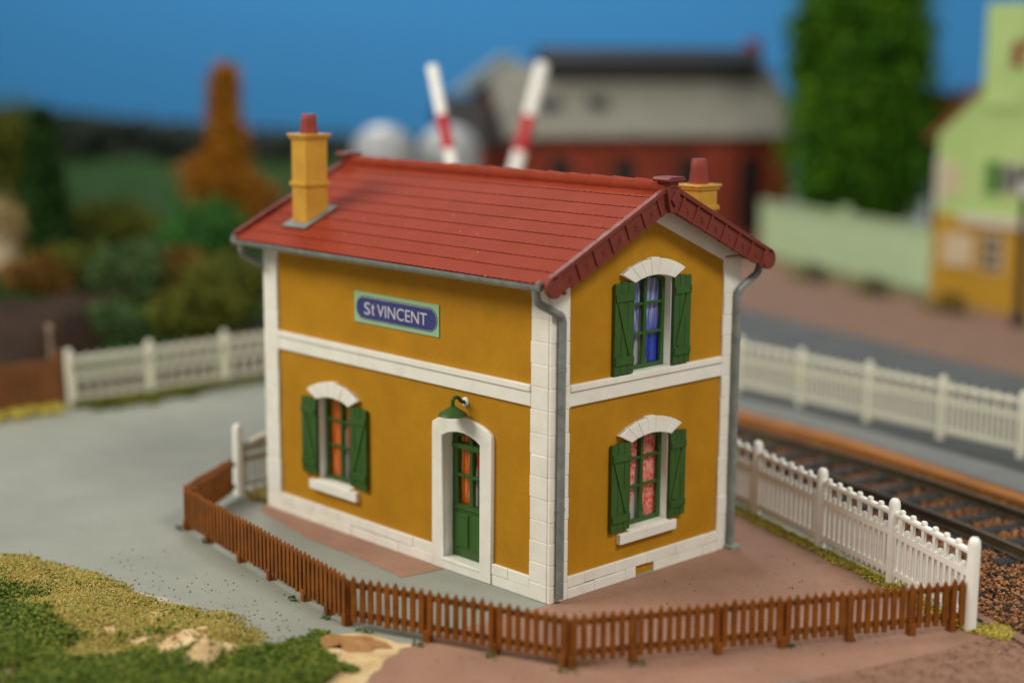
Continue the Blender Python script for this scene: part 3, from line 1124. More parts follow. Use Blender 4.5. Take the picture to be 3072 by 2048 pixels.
def lozenge(m):
    u0, u1, z0, z1 = -4.985 + m, -2.745 - m, 4.142 + m, 4.560 - m
    zc = (z0 + z1) / 2
    p = []
    for uc, sg in ((-2.92, 1), (-4.81, -1)):
        cap = []
        for k in range(13):
            a = math.radians(-68 + 136 * k / 12)
            cap.append((uc + sg * ((.175 - m) * math.cos(a)), zc + (z1 - z0) * .43 * math.sin(a) / math.sin(math.radians(68))))
        end_lo = (uc - sg * .0, z0)
        end_hi = (uc - sg * .0, z1)
        if sg == 1:
            p += [(uc - .012, z0), (uc + .02, z0)] + cap + [(uc + .02, z1), (uc - .012, z1)]
        else:
            p += [(uc + .012, z1), (uc - .02, z1)] + cap[::-1] + [(uc - .02, z0), (uc + .012, z0)]
    return p


flat('sign_edge', FRONT, [lozenge(0)], .022, .027, M['signdark'], sign)
flat('sign_line', FRONT, [lozenge(.014)], .027, .0295, M['letter'], sign)
flat('sign_panel', FRONT, [lozenge(.022)], .0295, .033, M['signblue'], sign)
text_mesh('lettering', 'S', .3, FRONT, (-4.738, 4.234), .033, .004, M['letter'], sign, .165, .226)
text_mesh('lettering', 'VINCENT', .3, FRONT, (-4.372, 4.238), .033, .004, M['letter'], sign, 1.362, .216)
flat('lettering', FRONT, [[(-4.513, 4.40), (-4.513, 4.272), (-4.503, 4.248), (-4.482, 4.238), (-4.452, 4.242), (-4.452, 4.266), (-4.472, 4.266), (-4.480, 4.280), (-4.480, 4.375),
                           (-4.450, 4.375), (-4.450, 4.40), (-4.480, 4.40), (-4.480, 4.445), (-4.513, 4.432)][::-1] + []] , .033, .037, M['letter'], sign)
MB().fbox(FRONT, (-4.542, -4.514), (4.376, 4.399), (.033, .037)).build('lettering', M['letter'], sign)

# wall lamp over the door
lamp = thing('wall_lamp', 'small green swan-neck lamp on the wall above the front door', 'lamp', (-2.04, 0, 3.05))
MB().lathe([(.0, .0), (.085, .0), (.085, .02), (.06, .04), (.0, .04)], (-2.04, 0, 3.05), 20, 'Y').build('wall_plate', M['white'], lamp, smooth=True)
MB().tube(smooth_path([(-2.04, -.02, 3.05), (-2.04, -.10, 3.07), (-2.04, -.19, 3.17), (-2.04, -.30, 3.15), (-2.04, -.30, 2.99)], .05), .034, 12).build('lamp_arm', M['green'], lamp, smooth=True)
MB().lathe([(.03, 3.03), (.05, 3.02), (.08, 2.995), (.16, 2.945), (.235, 2.895), (.250, 2.875), (.242, 2.860), (.15, 2.91), (.02, 2.95)], (-2.04, -.30, 0), 28).build('lamp_shade', M['green'], lamp, smooth=True)

# ------------------------------------------------------------------ brown picket fences
PT = .145


def picket_fence(name, A, B, posts, label, inside=1, tilt=0.0):
    """pickets on the outer side, two rails behind, posts reaching the ground"""
    A, B = Vector((*A, 0)), Vector((*B, 0))
    d = (B - A).normalized()
    Ln = (B - A).length
    nrm = Vector((d.y, -d.x, 0)) * inside
    F = (A, d, Vector((0, 0, 1)), nrm)
    fen = thing(name, label, 'fence', A + d * Ln / 2, 'brown picket fences round the yard')
    b = MB()
    n = max(2, int(Ln / PT))
    for k in range(n):
        u = (k + .5) * Ln / n
        hw = .044 + random.uniform(-.004, .004)
        t0 = .12 + random.uniform(-.012, .012)
        t1 = .86 + random.uniform(-.014, .012)
        ju = random.uniform(-.008, .008)
        b.prism(F, [(u - hw, t0), (u + hw, t0), (u + hw + ju, t1 - .11), (u + hw * .75 + ju, t1 - .06), (u + ju, t1), (u - hw * .75 + ju, t1 - .06), (u - hw + ju, t1 - .11)], .0, .045)
    b.build('picket_panel', M['brown'], fen, .008)
    for z in (.20, .66):
        MB().fbox(F, (.0, Ln), (z, z + .085), (-.05, .012)).build('rail', M['brown'], fen, .008)
    for u in posts:
        pb = MB().fbox(F, (u - .062, u + .062), (.0, .72), (-.10, .0))
        pb.fbox(F, (u - .055, u + .055), (.0, .20), (-.02, .055))
        pb.build('post', M['brown'], fen, .012)
    return fen


picket_fence('picket_fence', (-8.80, -.22), (-7.62, -2.10), [1.9], 'short brown picket fence seen from inside at the far left corner of the yard', 1)
picket_fence('picket_fence', (-7.58, -2.12), (-1.38, -3.08), [.04, 1.02, 2.38, 3.55, 4.82, 5.62, 6.2], 'long brown picket fence along the grey road left of the door', 1)
picket_fence('picket_fence', (-1.30, -3.08), (2.20, -1.78), [1.36, 2.51, 3.64], 'brown picket fence in front of the near house corner, with gaps showing grey and pink', 1)
picket_fence('picket_fence', (2.215, -1.80), (5.30, 3.92), [.05, 1.0, 2.35, 3.4, 4.52, 5.58, 6.28], 'brown picket fence in front of the gable, ending at the white corner post', 1)


# ------------------------------------------------------------------ white fences
def white_panel_mesh(mat, ornate=True):
    b = MB()
    F = frame((0, 0, 0), (1, 0, 0), (0, 0, 1), (0, -1, 0))
    Ln = 2.0
    b.tube([(-.0, 0, 1.265), (Ln, 0, 1.265)], .058, 10)
    b.fbox(F, (0, Ln), (.865, .965), (-.04, .04))
    b.fbox(F, (0, Ln), (.20, .29), (-.035, .035))
    n = 14
    for k in range(n):
        u = (k + .5) * Ln / n
        if k % 2 == 0:
            b.fbox(F, (u - .036, u + .036), (.14, 1.26), (-.024, .024))
            b.lathe([(.0, 1.30), (.05, 1.315), (.056, 1.34), (.04, 1.372), (.0, 1.385)], (u, 0, 0), 10)
        else:
            b.fbox(F, (u - .036, u + .036), (.14, .99), (-.024, .024))
            b.lathe([(.0, .98), (.046, .985), (.05, 1.03), (.032, 1.065), (.0, 1.075)], (u, 0, 0), 10)
    me = b.build('panel', mat, None, .0, smooth=True)
    m = me.data
    bpy.data.objects.remove(me)
    return m


def white_post_mesh(mat):
    b = MB().lathe([(.0, .0), (.105, .0), (.100, 1.40), (.088, 1.47), (.055, 1.515), (.0, 1.53)], (0, 0, 0), 16)
    o = b.build('post', mat, None, smooth=True)
    m = o.data
    bpy.data.objects.remove(o)
    return m


def white_fence(pts, label, group, pm, qm, skip_last=False):
    c = sum((Vector((*p, 0)) for p in pts), Vector()) / len(pts)
    f_ = thing('white_fence', label, 'fence', c, group)
    for i, p in enumerate(pts):
        o = bpy.data.objects.new('post', qm)
        o.location = Vector((*p, 0)) - c
        o.rotation_euler = (random.uniform(-.01, .01), random.uniform(-.01, .01), 0)
        C.objects.link(o)
        o.parent = f_
    for p, q in zip(pts[:-1], pts[1:]):
        a, d = Vector((*p, 0)), Vector((*q, 0)) - Vector((*p, 0))
        o = bpy.data.objects.new('panel', pm)
        o.location = a - c
        o.rotation_euler = (0, 0, math.atan2(d.y, d.x))
        o.scale = (d.length / 2.0, 1, 1)
        C.objects.link(o)
        o.parent = f_
    return f_


def ornate_panel_mesh(mat):
    b = MB()
    F = frame((0, 0, 0), (1, 0, 0), (0, 0, 1), (0, -1, 0))
    Ln, n = 2.0, 7
    b.tube([(0, 0, 1.25), (Ln, 0, 1.25)], .045, 8)
    for z in (.22, .72):
        b.fbox(F, (0, Ln), (z, z + .08), (-.035, .035))
    for k in range(n):
        u = (k + .5) * Ln / n
        b.fbox(F, (u - .04, u + .04), (.12, .80), (-.024, .024))
        h = Ln / n
        b.tube([(u - h / 2, 0, 1.24), (u, 0, .80), (u + h / 2, 0, 1.24)], .026, 6)
        b.tube([(u - h / 2, 0, .80), (u - h * .3, 0, 1.08), (u, 0, 1.2), (u + h * .3, 0, 1.08), (u + h / 2, 0, .80)], .024, 6)
        b.lathe([(0, 1.28), (.045, 1.30), (.03, 1.36), (0, 1.37)], (u, 0, 0), 8)
    o = b.build('panel', mat, None, smooth=True)
    m = o.data
    bpy.data.objects.remove(o)
    return m


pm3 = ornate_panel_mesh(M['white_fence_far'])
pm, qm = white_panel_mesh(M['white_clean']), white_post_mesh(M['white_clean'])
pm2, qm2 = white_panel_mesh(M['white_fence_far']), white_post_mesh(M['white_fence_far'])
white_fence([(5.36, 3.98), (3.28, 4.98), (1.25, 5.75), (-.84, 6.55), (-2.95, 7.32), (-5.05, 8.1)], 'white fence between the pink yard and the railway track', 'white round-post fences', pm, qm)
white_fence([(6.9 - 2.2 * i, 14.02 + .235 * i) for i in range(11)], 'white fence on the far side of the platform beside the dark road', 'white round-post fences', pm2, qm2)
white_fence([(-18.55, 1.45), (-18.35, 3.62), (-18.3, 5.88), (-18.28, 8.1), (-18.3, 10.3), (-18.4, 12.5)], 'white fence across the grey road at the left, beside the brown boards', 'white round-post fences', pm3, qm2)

gate = thing('garden_gate', 'pale ornamental garden gate and post left of the house front', 'gate', (-9.0, .4, 0))
o = bpy.data.objects.new('post', qm)
o.location = (.05, -.4, 0)
o.scale = (1, 1, .97)
C.objects.link(o)
o.parent = gate
b = MB()
Fq_ = frame((-8.98, .08, 0), Vector((-.08, 1, 0)).normalized(), (0, 0, 1), Vector((1, .08, 0)).normalized())
for u in (.0, 1.28):
    b.fbox(Fq_, (u, u + .07), (.12, 1.05), (-.03, .03))
for z, h in ((.14, .05), (.66, .035), (1.0, .05)):
    b.fbox(Fq_, (0, 1.35), (z, z + h), (-.02, .02))
for k in range(9):
    u = .12 + k * .14
    b.fbox(Fq_, (u, u + .055), (.16, .98), (-.02, .02))
    o_ = Fq_[0]
    p = [o_ + Fq_[1] * (u - .04 + .14 * t_) + Vector((0, 0, .66 + .32 * t_)) for t_ in (0, .5, 1)]
    b.tube(p, .022, 6)
    p = [o_ + Fq_[1] * (u + .10 - .14 * t_) + Vector((0, 0, .66 + .32 * t_)) for t_ in (0, .5, 1)]
    b.tube(p, .022, 6)
b.build('gate_leaf', plastic('shaded_white', (.36, .335, .28), .15, .5), gate, .006)  # white gate leaf with its shade put into the grey-brown colour
p = [Fq_[0] + Fq_[1] * (.25 + .12 * k) + Vector((0, 0, 1.03 + .10 * math.sin(PI * k / 8))) for k in range(9)]
MB().tube(p, .05, 8).build('gate_top', M['white_clean'], gate, smooth=True)

# ------------------------------------------------------------------ railway
ctr = [(14, 4.0), (12, 5.0), (8, 6.85), (4, 8.50), (2, 9.18), (0, 9.74), (-2.5, 10.2), (-5, 10.55), (-8, 10.85), (-12, 11.1), (-20, 11.4), (-30, 11.6)]


def poly_samples(pts, step):
    pts = [Vector((*p, 0)) for p in pts]
    # Catmull-Rom
    dense = []
    for i in range(len(pts) - 1):
        p0, p1, p2, p3 = pts[max(i - 1, 0)], pts[i], pts[i + 1], pts[min(i + 2, len(pts) - 1)]
        for k in range(24):
            t_ = k / 24
            dense.append(.5 * ((2 * p1) + (p2 - p0) * t_ + (2 * p0 - 5 * p1 + 4 * p2 - p3) * t_ ** 2 + (3 * p1 - p0 - 3 * p2 + p3) * t_ ** 3))
    dense.append(pts[-1])
    out, acc = [dense[0]], 0
    for a, b_ in zip(dense[:-1], dense[1:]):
        acc += (b_ - a).length
        if acc >= step:
            out.append(b_)
            acc = 0
    return out


track = thing('railway_track', 'curved railway track with dark rails behind the white yard fence', 'railway track', (0, 9.7, 0))
cl = poly_samples(ctr, .25)
G = .80
for sg in (1, -1):
    vs, fs = [], []
    prof = [(-.09, .15), (.09, .15), (.075, .175), (.02, .195), (.02, .285), (.05, .30), (.05, .335), (-.05, .335), (-.05, .30), (-.02, .285), (-.02, .195), (-.075, .175)]
    m = len(prof)
    for i, p in enumerate(cl):
        d = (cl[min(i + 1, len(cl) - 1)] - cl[max(i - 1, 0)]).normalized()
        nr = Vector((-d.y, d.x, 0))
        for a, z in prof:
            q = p + nr * (sg * G + a)
            vs.append((q.x, q.y, z))
    fs = [(i * m + k, i * m + (k + 1) % m, (i + 1) * m + (k + 1) % m, (i + 1) * m + k) for i in range(len(cl) - 1) for k in range(m)]
    MB().add(vs, fs).build('rail', M['rail'], track)
sl_ = poly_samples(ctr, .74)
for i, p in enumerate(sl_):
    q = sl_[min(i + 1, len(sl_) - 1)] - sl_[max(i - 1, 0)]
    if i == 0:
        b = MB().box((-.15, -1.35, .0), (.15, 1.35, .15))
        for s_ in (G, -G):
            for dx in (-.17, .13):
                b.box((-.09, s_ + dx, .15), (.09, s_ + dx + .04, .19))
        s0 = b.build('sleeper', M['sleeper'], None, .02)
        o = s0
    else:
        o = s0.copy()
        C.objects.link(o)
    o.parent = track
    o.matrix_parent_inverse = Matrix.Identity(4)
    o.location = p - track.location
    o.rotation_euler = (0, 0, math.atan2(q.y, q.x))
# ballast stones
P = []
clA = np.array([(p.x, p.y) for p in cl])
while len(P) < 42000:
    x, y = (RNG.uniform(1, 11), RNG.uniform(2.5, 10.5)) if RNG.uniform() < .7 else (RNG.uniform(-9, 11), RNG.uniform(2.5, 12))
    dd = np.hypot(clA[:, 0] - x, clA[:, 1] - y)
    i = dd.argmin()
    near = y < clA[i, 1]
    if dd[i] > (3.1 if near else 1.9):
        continue
    # keep clear of the yard fence line
    if y < 4.55 + (5.36 - x) * .40 and x < 5.6:
        continue
    P.append((x, y, RNG.uniform(.05, .125)))
P = np.array(P)
bal = scatter('ballast', P, RNG.uniform(.022, .052, len(P)), (OCTV, OCTF), M['stone_mix'], squash=.75)
tag(bal, 'rust brown and black ballast stones along the track', 'ballast', kind='stuff')

sheet('shade_strip', [(14, 9.6), (6.9, 13.7), (-3, 14.75), (-15, 16.0), (-15, 13.6), (-5.5, 13.2), (1, 12.0), (14, 8.2)], .0095, plastic('dark_strip', (.055, .062, .064), .15, .8))  # dark sheet painting in the shade between platform and far fence
# low platform with a rust orange kerb
pe = [(14, 6.2), (9, 8.2), (6, 9.55), (2.7, 10.78), (0, 11.55), (-3.2, 12.35), (-6.2, 12.75), (-12, 13.1), (-24, 13.3)]
pbk = [(14, 9.0), (9, 10.7), (4, 11.75), (1, 12.62), (-1.8, 13.2), (-5.5, 13.9), (-12, 14.3), (-24, 14.6)]
MB().prism(frame((0, 0, 0), (1, 0, 0), (0, 1, 0), (0, 0, 1)), [(x, y + .22) for x, y in pe] + pbk[::-1], .0, .30).build('platform', M['platform'], None, .03)
tag(bpy.data.objects['platform'], 'low grey platform between the track and the far white fence', 'platform', kind='structure')
MB().prism(frame((0, 0, 0), (1, 0, 0), (0, 1, 0), (0, 0, 1)), [(x, y - .22) for x, y in pe] + [(x, y + .215) for x, y in pe[::-1]], .0, .27).build('platform_kerb', M['rust'], None, .05)
tag(bpy.data.objects['platform_kerb'], 'rust orange strip along the track side of the grey platform', 'kerb', kind='structure')

# ------------------------------------------------------------------ turf, sand and small growth in front
olive = [(-14, -7.2), (-8.33, -5.40), (-7.95, -5.16), (-6.99, -4.93), (-5.8, -4.70), (-5.39, -4.79), (-4.35, -4.71), (-3.74, -4.52), (-2.96, -4.15), (-2.46, -4.3), (-2.08, -4.34),
         (-1.85, -4.49), (-1.63, -4.79), (-1.32, -4.50), (-1.25, -4.10), (-.95, -4.25), (-.36, -4.19), (.03, -4.39), (.28, -4.68), (.4, -5.6), (0, -9), (-4, -13), (-14, -14)]


def in_poly(P, poly):
    x, y = P[:, 0], P[:, 1]
    ins = np.zeros(len(P), bool)
    n = len(poly)
    for i in range(n):
        (x1, y1), (x2, y2) = poly[i], poly[(i + 1) % n]
        c = ((y1 > y) != (y2 > y)) & (x < (x2 - x1) * (y - y1) / (y2 - y1 + 1e-12) + x1)
        ins ^= c
    return ins


def hmound(x, y):
    rock = .25 * np.exp(-((x + 1.62) ** 2 / .035 + (y + 5.50) ** 2 / .20)) * (1 + .35 * np.sin(14 * x + 5) * np.sin(11 * y))
    n_ = .05 * np.sin(2.3 * x + 1.1 * y) + .045 * np.sin(3.1 * y - 1.7 * x + 1) + .03 * np.sin(5.2 * x + .4) * np.sin(4.7 * y)
    return .07 + n_ * .8 + rock


# sandy plaster base of the mound
ol = wobble(olive, .05, .18)
gx, gy = np.meshgrid(np.arange(-12, .6, .09), np.arange(-12, -3.6, .09), indexing='ij')
Pg = np.stack([gx.ravel(), gy.ravel()], 1)
ins = in_poly(Pg, ol).reshape(gx.shape)
# distance to the outside, in cells, to feather the rim down
dist = np.zeros(gx.shape)
cur = ins.copy()
for k in range(5):
    dist += cur
    nx = cur.copy()
    nx[1:-1, 1:-1] = cur[1:-1, 1:-1] & cur[:-2, 1:-1] & cur[2:, 1:-1] & cur[1:-1, :-2] & cur[1:-1, 2:]
    cur = nx
fe = np.clip(dist / 5, 0, 1)
gz = np.maximum(.006, hmound(gx, gy)) * fe + .003
idx = np.arange(gx.size).reshape(gx.shape)
q = np.stack([idx[:-1, :-1], idx[1:, :-1], idx[1:, 1:], idx[:-1, 1:]], -1)
keep = (ins[:-1, :-1] & ins[1:, :-1] & ins[1:, 1:] & ins[:-1, 1:])
base = fast_mesh('sand_bank', np.stack([gx, gy, gz], -1).reshape(-1, 3), q[keep], M['sand'], smooth=True)
tag(base, 'pale sandy bank showing through the turf', 'sand', kind='structure')

sand_blobs = [(-2.65, -5.21, .20), (-2.63, -4.95, .14), (-2.39, -5.55, .42), (-2.2, -5.85, .34), (-2.1, -5.45, .34), (-2.55, -5.05, .30), (-2.9, -5.9, .25), (-3.6, -6.0, .2), (-7.2, -5.15, .12), (-7.6, -5.2, .12), (-6.8, -5.3, .12), (-4.85, -6.1, .16), (-2.96, -7.98, .2),
              (-1.62, -5.50, .30), (-1.60, -5.2, .24), (-1.60, -5.8, .26), (-1.45, -5.7, .2), (-1.66, -5.0, .2), (-.62, -4.28, .10), (-6.3, -5.45, .1), (-3.9, -5.8, .1), (-3.0, -5.5, .09)]
P = np.stack([RNG.uniform(-11, .5, 260000), RNG.uniform(-11, -3.6, 260000)], 1)
P = P[in_poly(P, ol)]
# only where the picture reaches
P = P[(P[:, 1] > -9.2) & ((P[:, 0] * .69 + P[:, 1] * .72) > -13.5)]
keepm = np.ones(len(P), bool)
for x, y, r in sand_blobs:
    dd = np.hypot(P[:, 0] - x, P[:, 1] - y)
    keepm &= RNG.uniform(size=len(P)) < np.clip((dd / r) ** 2 * .8, .04, 1)
P = P[keepm]
nz = np.sin(1.9 * P[:, 0] + .6) * np.sin(2.2 * P[:, 1] + 1.3) * .5 + np.sin(4.4 * P[:, 0] - 3.7 * P[:, 1]) * .25 + RNG.normal(size=len(P)) * .22
# green cover along the near edge of the picture and in the left corner
sx = (P[:, 0] - CAM.x) * .69 + (P[:, 1] - CAM.y) * .724
dx = (P[:, 0] - CAM.x) * -.723 + (P[:, 1] - CAM.y) * .691
g1 = 22.35 + .75 * np.clip((sx + 4.4) / 1.6, 0, 1) - dx
g3 = np.where(sx < -6.3, 23.0 + (-6.7 - sx) * 1.35 - dx, -9)
gr = np.maximum(g1, np.minimum(g3, (-6.3 - sx) * 1.5)) + nz * 1.05 > .0
z = hmound(P[:, 0], P[:, 1])
ci = np.clip(((P - np.array([-12, -12])) / .09).round().astype(int), 0, np.array(gx.shape) - 1)
z = z * fe[ci[:, 0], ci[:, 1]] + .004
P3 = np.column_stack([P, z + RNG.uniform(0, .03, len(P))])
mixed = RNG.uniform(size=len(P3))
gr = np.where(gr, mixed > .24, mixed > .996)
po, pg = P3[~gr], P3[gr]
po = po[RNG.uniform(size=len(po)) < .75]
tu = scatter('dry_turf', po, RNG.uniform(.012, .036, len(po)), (TETV, TETF), M['turf_olive'])
tag(tu, 'olive and straw coloured ground foam at the roadside', 'turf', kind='stuff')
pg[:, 2] += np.abs(RNG.normal(size=len(pg))) * .045 + .012
tu = scatter('green_turf', pg, RNG.uniform(.016, .046, len(pg)), (TETV, TETF), M['turf_green'])
tag(tu, 'green ground foam clumps at the front edge of the bank', 'turf', kind='stuff')

# pale plaster smear at the rim of the turf
sheet('plaster_smear', wobble([(-5.35, -4.80), (-5.0, -4.62), (-4.5, -4.52), (-3.9, -4.38), (-3.75, -4.52), (-4.35, -4.72)], .02, .12), .009, plastic('pale_plaster', (.40, .37, .31), .1, .9))
# bare sand beside the turf with a small brown hollow
sheet('sand', wobble([(-1.05, -4.20), (-1.39, -3.62), (-.95, -3.10), (-.37, -3.02), (-.08, -2.80), (.16, -3.6), (.60, -4.25), (.9, -5.2), (.3, -5.4), (.2, -4.7), (-.36, -4.25)], .03, .15), .0105, M['sand'])
gx, gy = np.meshgrid(np.linspace(-1, 1, 40), np.linspace(-1, 1, 40), indexing='ij')
r = np.hypot(gx, gy)
hz = np.clip(1 - r, 0, 1) ** .8 * .05 + .13 * np.exp(-((r - .62) / .16) ** 2) * np.clip((gx * -.2 - gy * .9) + .25, 0, 1)
r = r + .13 * np.sin(5 * np.arctan2(gy, gx) + 1) + .07 * np.sin(9 * np.arctan2(gy, gx))
hz += .03 * np.sin(7 * gx + 3 * gy) * np.sin(6 * gy - 2 * gx) * np.clip(1 - r, 0, 1)
hz += .01 * np.sin(9 * gx + 4 * gy) * np.clip(1 - r, 0, 1)
X = -.74 + gx * .52 + gy * .16
Y = -3.52 + gy * .42 + gx * .10
idx = np.arange(1600).reshape(40, 40)
q = np.stack([idx[:-1, :-1], idx[1:, :-1], idx[1:, 1:], idx[:-1, 1:]], -1)
km = (r[:-1, :-1] < .98) & (r[1:, 1:] < .98)
hol = fast_mesh('sand_mound', np.stack([X, Y, hz + .013], -1).reshape(-1, 3), q[km], M['brownsand'], smooth=True)
tag(hol, 'small brown sand mound beside the break in the picket fence', 'sand', kind='structure')


def tufts(name, spots, n, size, mat, label, zmax=.08, kind='stuff', base=(TETV, TETF)):
    P = []
    for x, y, rx, ry in spots:
        k = n
        a = RNG.normal(size=(k, 2)) * np.array([rx, ry]) * .55
        P.append(np.column_stack([x + a[:, 0], y + a[:, 1], .01 + RNG.uniform(0, 1, k) ** 1.6 * zmax]))
    P = np.concatenate(P)
    o = scatter(name, P, RNG.uniform(size * .6, size * 1.3, len(P)), base, mat)
    return tag(o, label, 'grass' if 'grass' in name else 'weeds', kind=kind)


def along(pts, step, j):
    out = []
    for a, b_ in zip(pts[:-1], pts[1:]):
        a, b_ = np.array(a), np.array(b_)
        k = max(1, int(np.linalg.norm(b_ - a) / step))
        for i in range(k):
            p = a + (b_ - a) * i / k
            out.append((p[0] + RNG.normal() * j, p[1] + RNG.normal() * j, .14, .14))
    return out


tufts('yellow_grass', along([(5.2, 3.95), (3.28, 4.90), (1.25, 5.62), (-.84, 6.42), (-2.95, 7.2), (-5, 8)], .12, .035) + along([(5.5, 3.95), (5.75, 4.05), (6.0, 4.2)], .07, .05) + along([(5.45, 4.2), (5.9, 4.5)], .07, .06), 95, .028, M['turf_yellow'], 'strip of yellow grass along the foot of the white yard fence', .05)
tufts('green_grass', along([(-18.5, 1.5), (-18.25, 3.6), (-18.2, 5.9), (-18.2, 8.1), (-18.3, 11)], .16, .05) + along([(-17.95, 1.9), (-17.9, 5)], .2, .12), 34, .09, M['leaf_olive'], 'green grass along the foot of the left white fence', .16)
tufts('dry_grass', along([(-19.5, -8), (-18.9, -3), (-18.55, 1.2)], .14, .09) + along([(-19.0, -8), (-18.35, -2), (-18.3, 1.0)], .2, .09), 30, .08, M['turf_yellow'], 'dry yellow grass at the foot of the brown boards', .14)
tufts('corner_grass', [(-8.55, .55, .35, .45), (-8.25, .25, .3, .2), (-8.5, 1.2, .3, .4), (-8.2, 1.0, .2, .5)], 380, .05, M['turf_olive'], 'rough olive grass by the garden gate and the house corner', .10)
# loose crumbs of foam on the road and weeds at the fence posts
fr_ = []
for (ax, ay), (bx, by) in zip(olive[1:15], olive[2:16]):
    for k in range(60):
        q_ = RNG.uniform()
        fr_.append((ax + (bx - ax) * q_ + RNG.normal() * .07, ay + (by - ay) * q_ + abs(RNG.normal()) * .10 - .02, .012))
o = scatter('edge_crumbs', np.array(fr_), RNG.uniform(.010, .030, len(fr_)), (TETV, TETF), M['turf_olive'])
tag(o, 'crumbs of foam along the ragged edge of the turf', 'crumbs', kind='stuff')
tufts('sand_weeds', [(-1.22, -3.85, .22, .12), (-1.0, -4.05, .25, .12), (-1.25, -4.15, .2, .14), (-.55, -4.12, .2, .08), (.05, -4.2, .15, .1), (-1.38, -3.6, .14, .08)], 170, .030, M['turf_green'], 'sparse green foam scattered over the sand beside the mound', .05)
sp = [(-2.6, -3.75, .5, .2), (-1.9, -3.9, .4, .2), (-3.4, -3.6, .7, .3), (-5.2, -3.7, .7, .5), (-6.3, -3.8, .6, .4), (-4.2, -3.5, .8, .4), (-1.35, -4.0, .2, .25), (-5.9, -4.2, .8, .3), (-4.3, -4.2, .9, .25), (-2.3, -4.0, .5, .15)]
P = []
for x, y, rx, ry in sp:
    a = RNG.normal(size=(16, 2)) * np.array([rx, ry])
    P.append(np.column_stack([x + a[:, 0], y + a[:, 1], np.full(16, .010)]))
P = np.concatenate(P)
o = scatter('foam_crumbs', P, RNG.uniform(.008, .026, len(P)), (TETV, TETF), leafmat('dark_crumb', [(.1, (.06, .07, .05)), (.5, (.13, .145, .11)), (.9, (.20, .20, .12))]), squash=.5)
tag(o, 'loose crumbs of ground foam on the grey road', 'crumbs', kind='stuff')
tufts('fence_weeds', [(-7.66, -2.2, .14, .1), (.03, -2.82, .10, .08), (1.08, -2.33, .12, .08), (2.25, -1.92, .16, .1), (2.82, -.95, .12, .1), (3.85, 1.3, .1, .08), (-.98, -3.06, .12, .08), (4.38, 2.2, .08, .06), (-6.6, -2.32, .09, .05), (-1.9, -3.12, .1, .05), (-2.95, -3.0, .1, .05)], 20, .026, M['leaf_sage'], 'tiny green weeds at the feet of the fence posts', .07)
P = np.column_stack([RNG.uniform(.4, 6, 500), RNG.uniform(-4.5, 5, 500), np.full(500, .014)])
P = P[in_poly(P, [(.3, -.2), (.2, -3.5), (1.5, -5), (3.5, -2.5), (5.2, 2.5), (5.2, 3.8), (.5, 5.4), (.4, 0)])][:90]
o = scatter('grit', P, RNG.uniform(.008, .020, len(P)), (OCTV, OCTF), M['stone_mix'])
tag(o, 'scattered dark grit on the pink yard', 'grit', kind='stuff')
P = np.column_stack([RNG.uniform(2.2, 9, 9000), RNG.uniform(-6, 5, 9000), RNG.uniform(.004, .02, 9000)])
P = P[in_poly(P, [(2.6, -5.4), (9, -6), (9, 4), (6.2, 4.4), (5.75, 3.6), (5.1, .9), (4.2, -1.7)])]
o = scatter('gravel', P, RNG.uniform(.014, .034, len(P)), (OCTV, OCTF), leafmat('red_gravel', [(.1, (.17, .085, .055)), (.5, (.35, .20, .14)), (.9, (.48, .30, .22))], 1, .9), squash=.6)
tag(o, 'fine red brown gravel at the lower right corner', 'gravel', kind='stuff')

# ------------------------------------------------------------------ left side: brown boards, bushes and trees
bd = thing('plank_wall', 'brown upright plank wall at the left edge beside the white fence', 'plank wall', (-19.2, -4, 0))
F = (Vector((-18.72, 1.30, 0)), Vector((-.075, -1, 0)).normalized(), Vector((0, 0, 1)), Vector((1, -.075, 0)).normalized())
b = MB()
u = 0
while u < 12:
    wd = random.uniform(.2, .3)
    b.fbox(F, (u, u + wd - .012), (0, 1.28 + random.uniform(-.03, .03)), (-.06, .0 + random.uniform(0, .015)))
    u += wd
b.build('boards', M['brownboard'], bd, .01)
for u in (.02, 4, 8):
    MB().fbox(F, (u - .09, u + .09), (0, 1.5), (-.22, -.062)).build('board_post', M['brownboard'], bd, .01)
po_ = MB().lathe([(.0, .0), (.05, .0), (.045, 1.98), (.08, 2.0), (.085, 2.07), (.04, 2.13), (.0, 2.14)], (-18.95, 1.15, 0), 12).build('marker_post', plastic('weathered_post', (.30, .22, .15), .1, .6), None, smooth=True)
tag(po_, 'small pale knobbed post behind the end of the brown plank wall', 'post')
# soil bank behind the boards
gx, gy = np.meshgrid(np.linspace(-26, -18.9, 36), np.linspace(-12, 16, 90), indexing='ij')
t_ = np.clip((-18.9 - gx) / 4.1, 0, 1)
soil_h = (1.25 * np.clip((2.2 + np.clip(-20 - gx, 0, 9) * 1.1 - gy) / 1.4, 0.12, 1) + .38 * t_ + .12 * np.sin(2 * gx + gy * 1.7) * np.sin(1.4 * gy)) * np.clip(t_ * 14, 0, 1) - .02
idx = np.arange(gx.size).reshape(gx.shape)
q = np.stack([idx[:-1, :-1], idx[1:, :-1], idx[1:, 1:], idx[:-1, 1:]], -1).reshape(-1, 4)
so = fast_mesh('soil_bank', np.stack([gx, gy, soil_h], -1).reshape(-1, 3), q, M['soil'], smooth=True)
tag(so, 'dark brown soil bank behind the plank wall and the fence', 'soil bank', kind='structure')


def at(u, v, d):
    """world point seen at photo pixel (u,v), 2352 wide, at depth d"""
    return CAM + (FW + RT * ((u - 1176) * 1.30612 / 4790.16) - UP * ((v - 784) * 1.30612 / 4790.16)) * d


PXM = 1.30612 / 4790.16
BUSH = 'bushes and trees on the hillside'


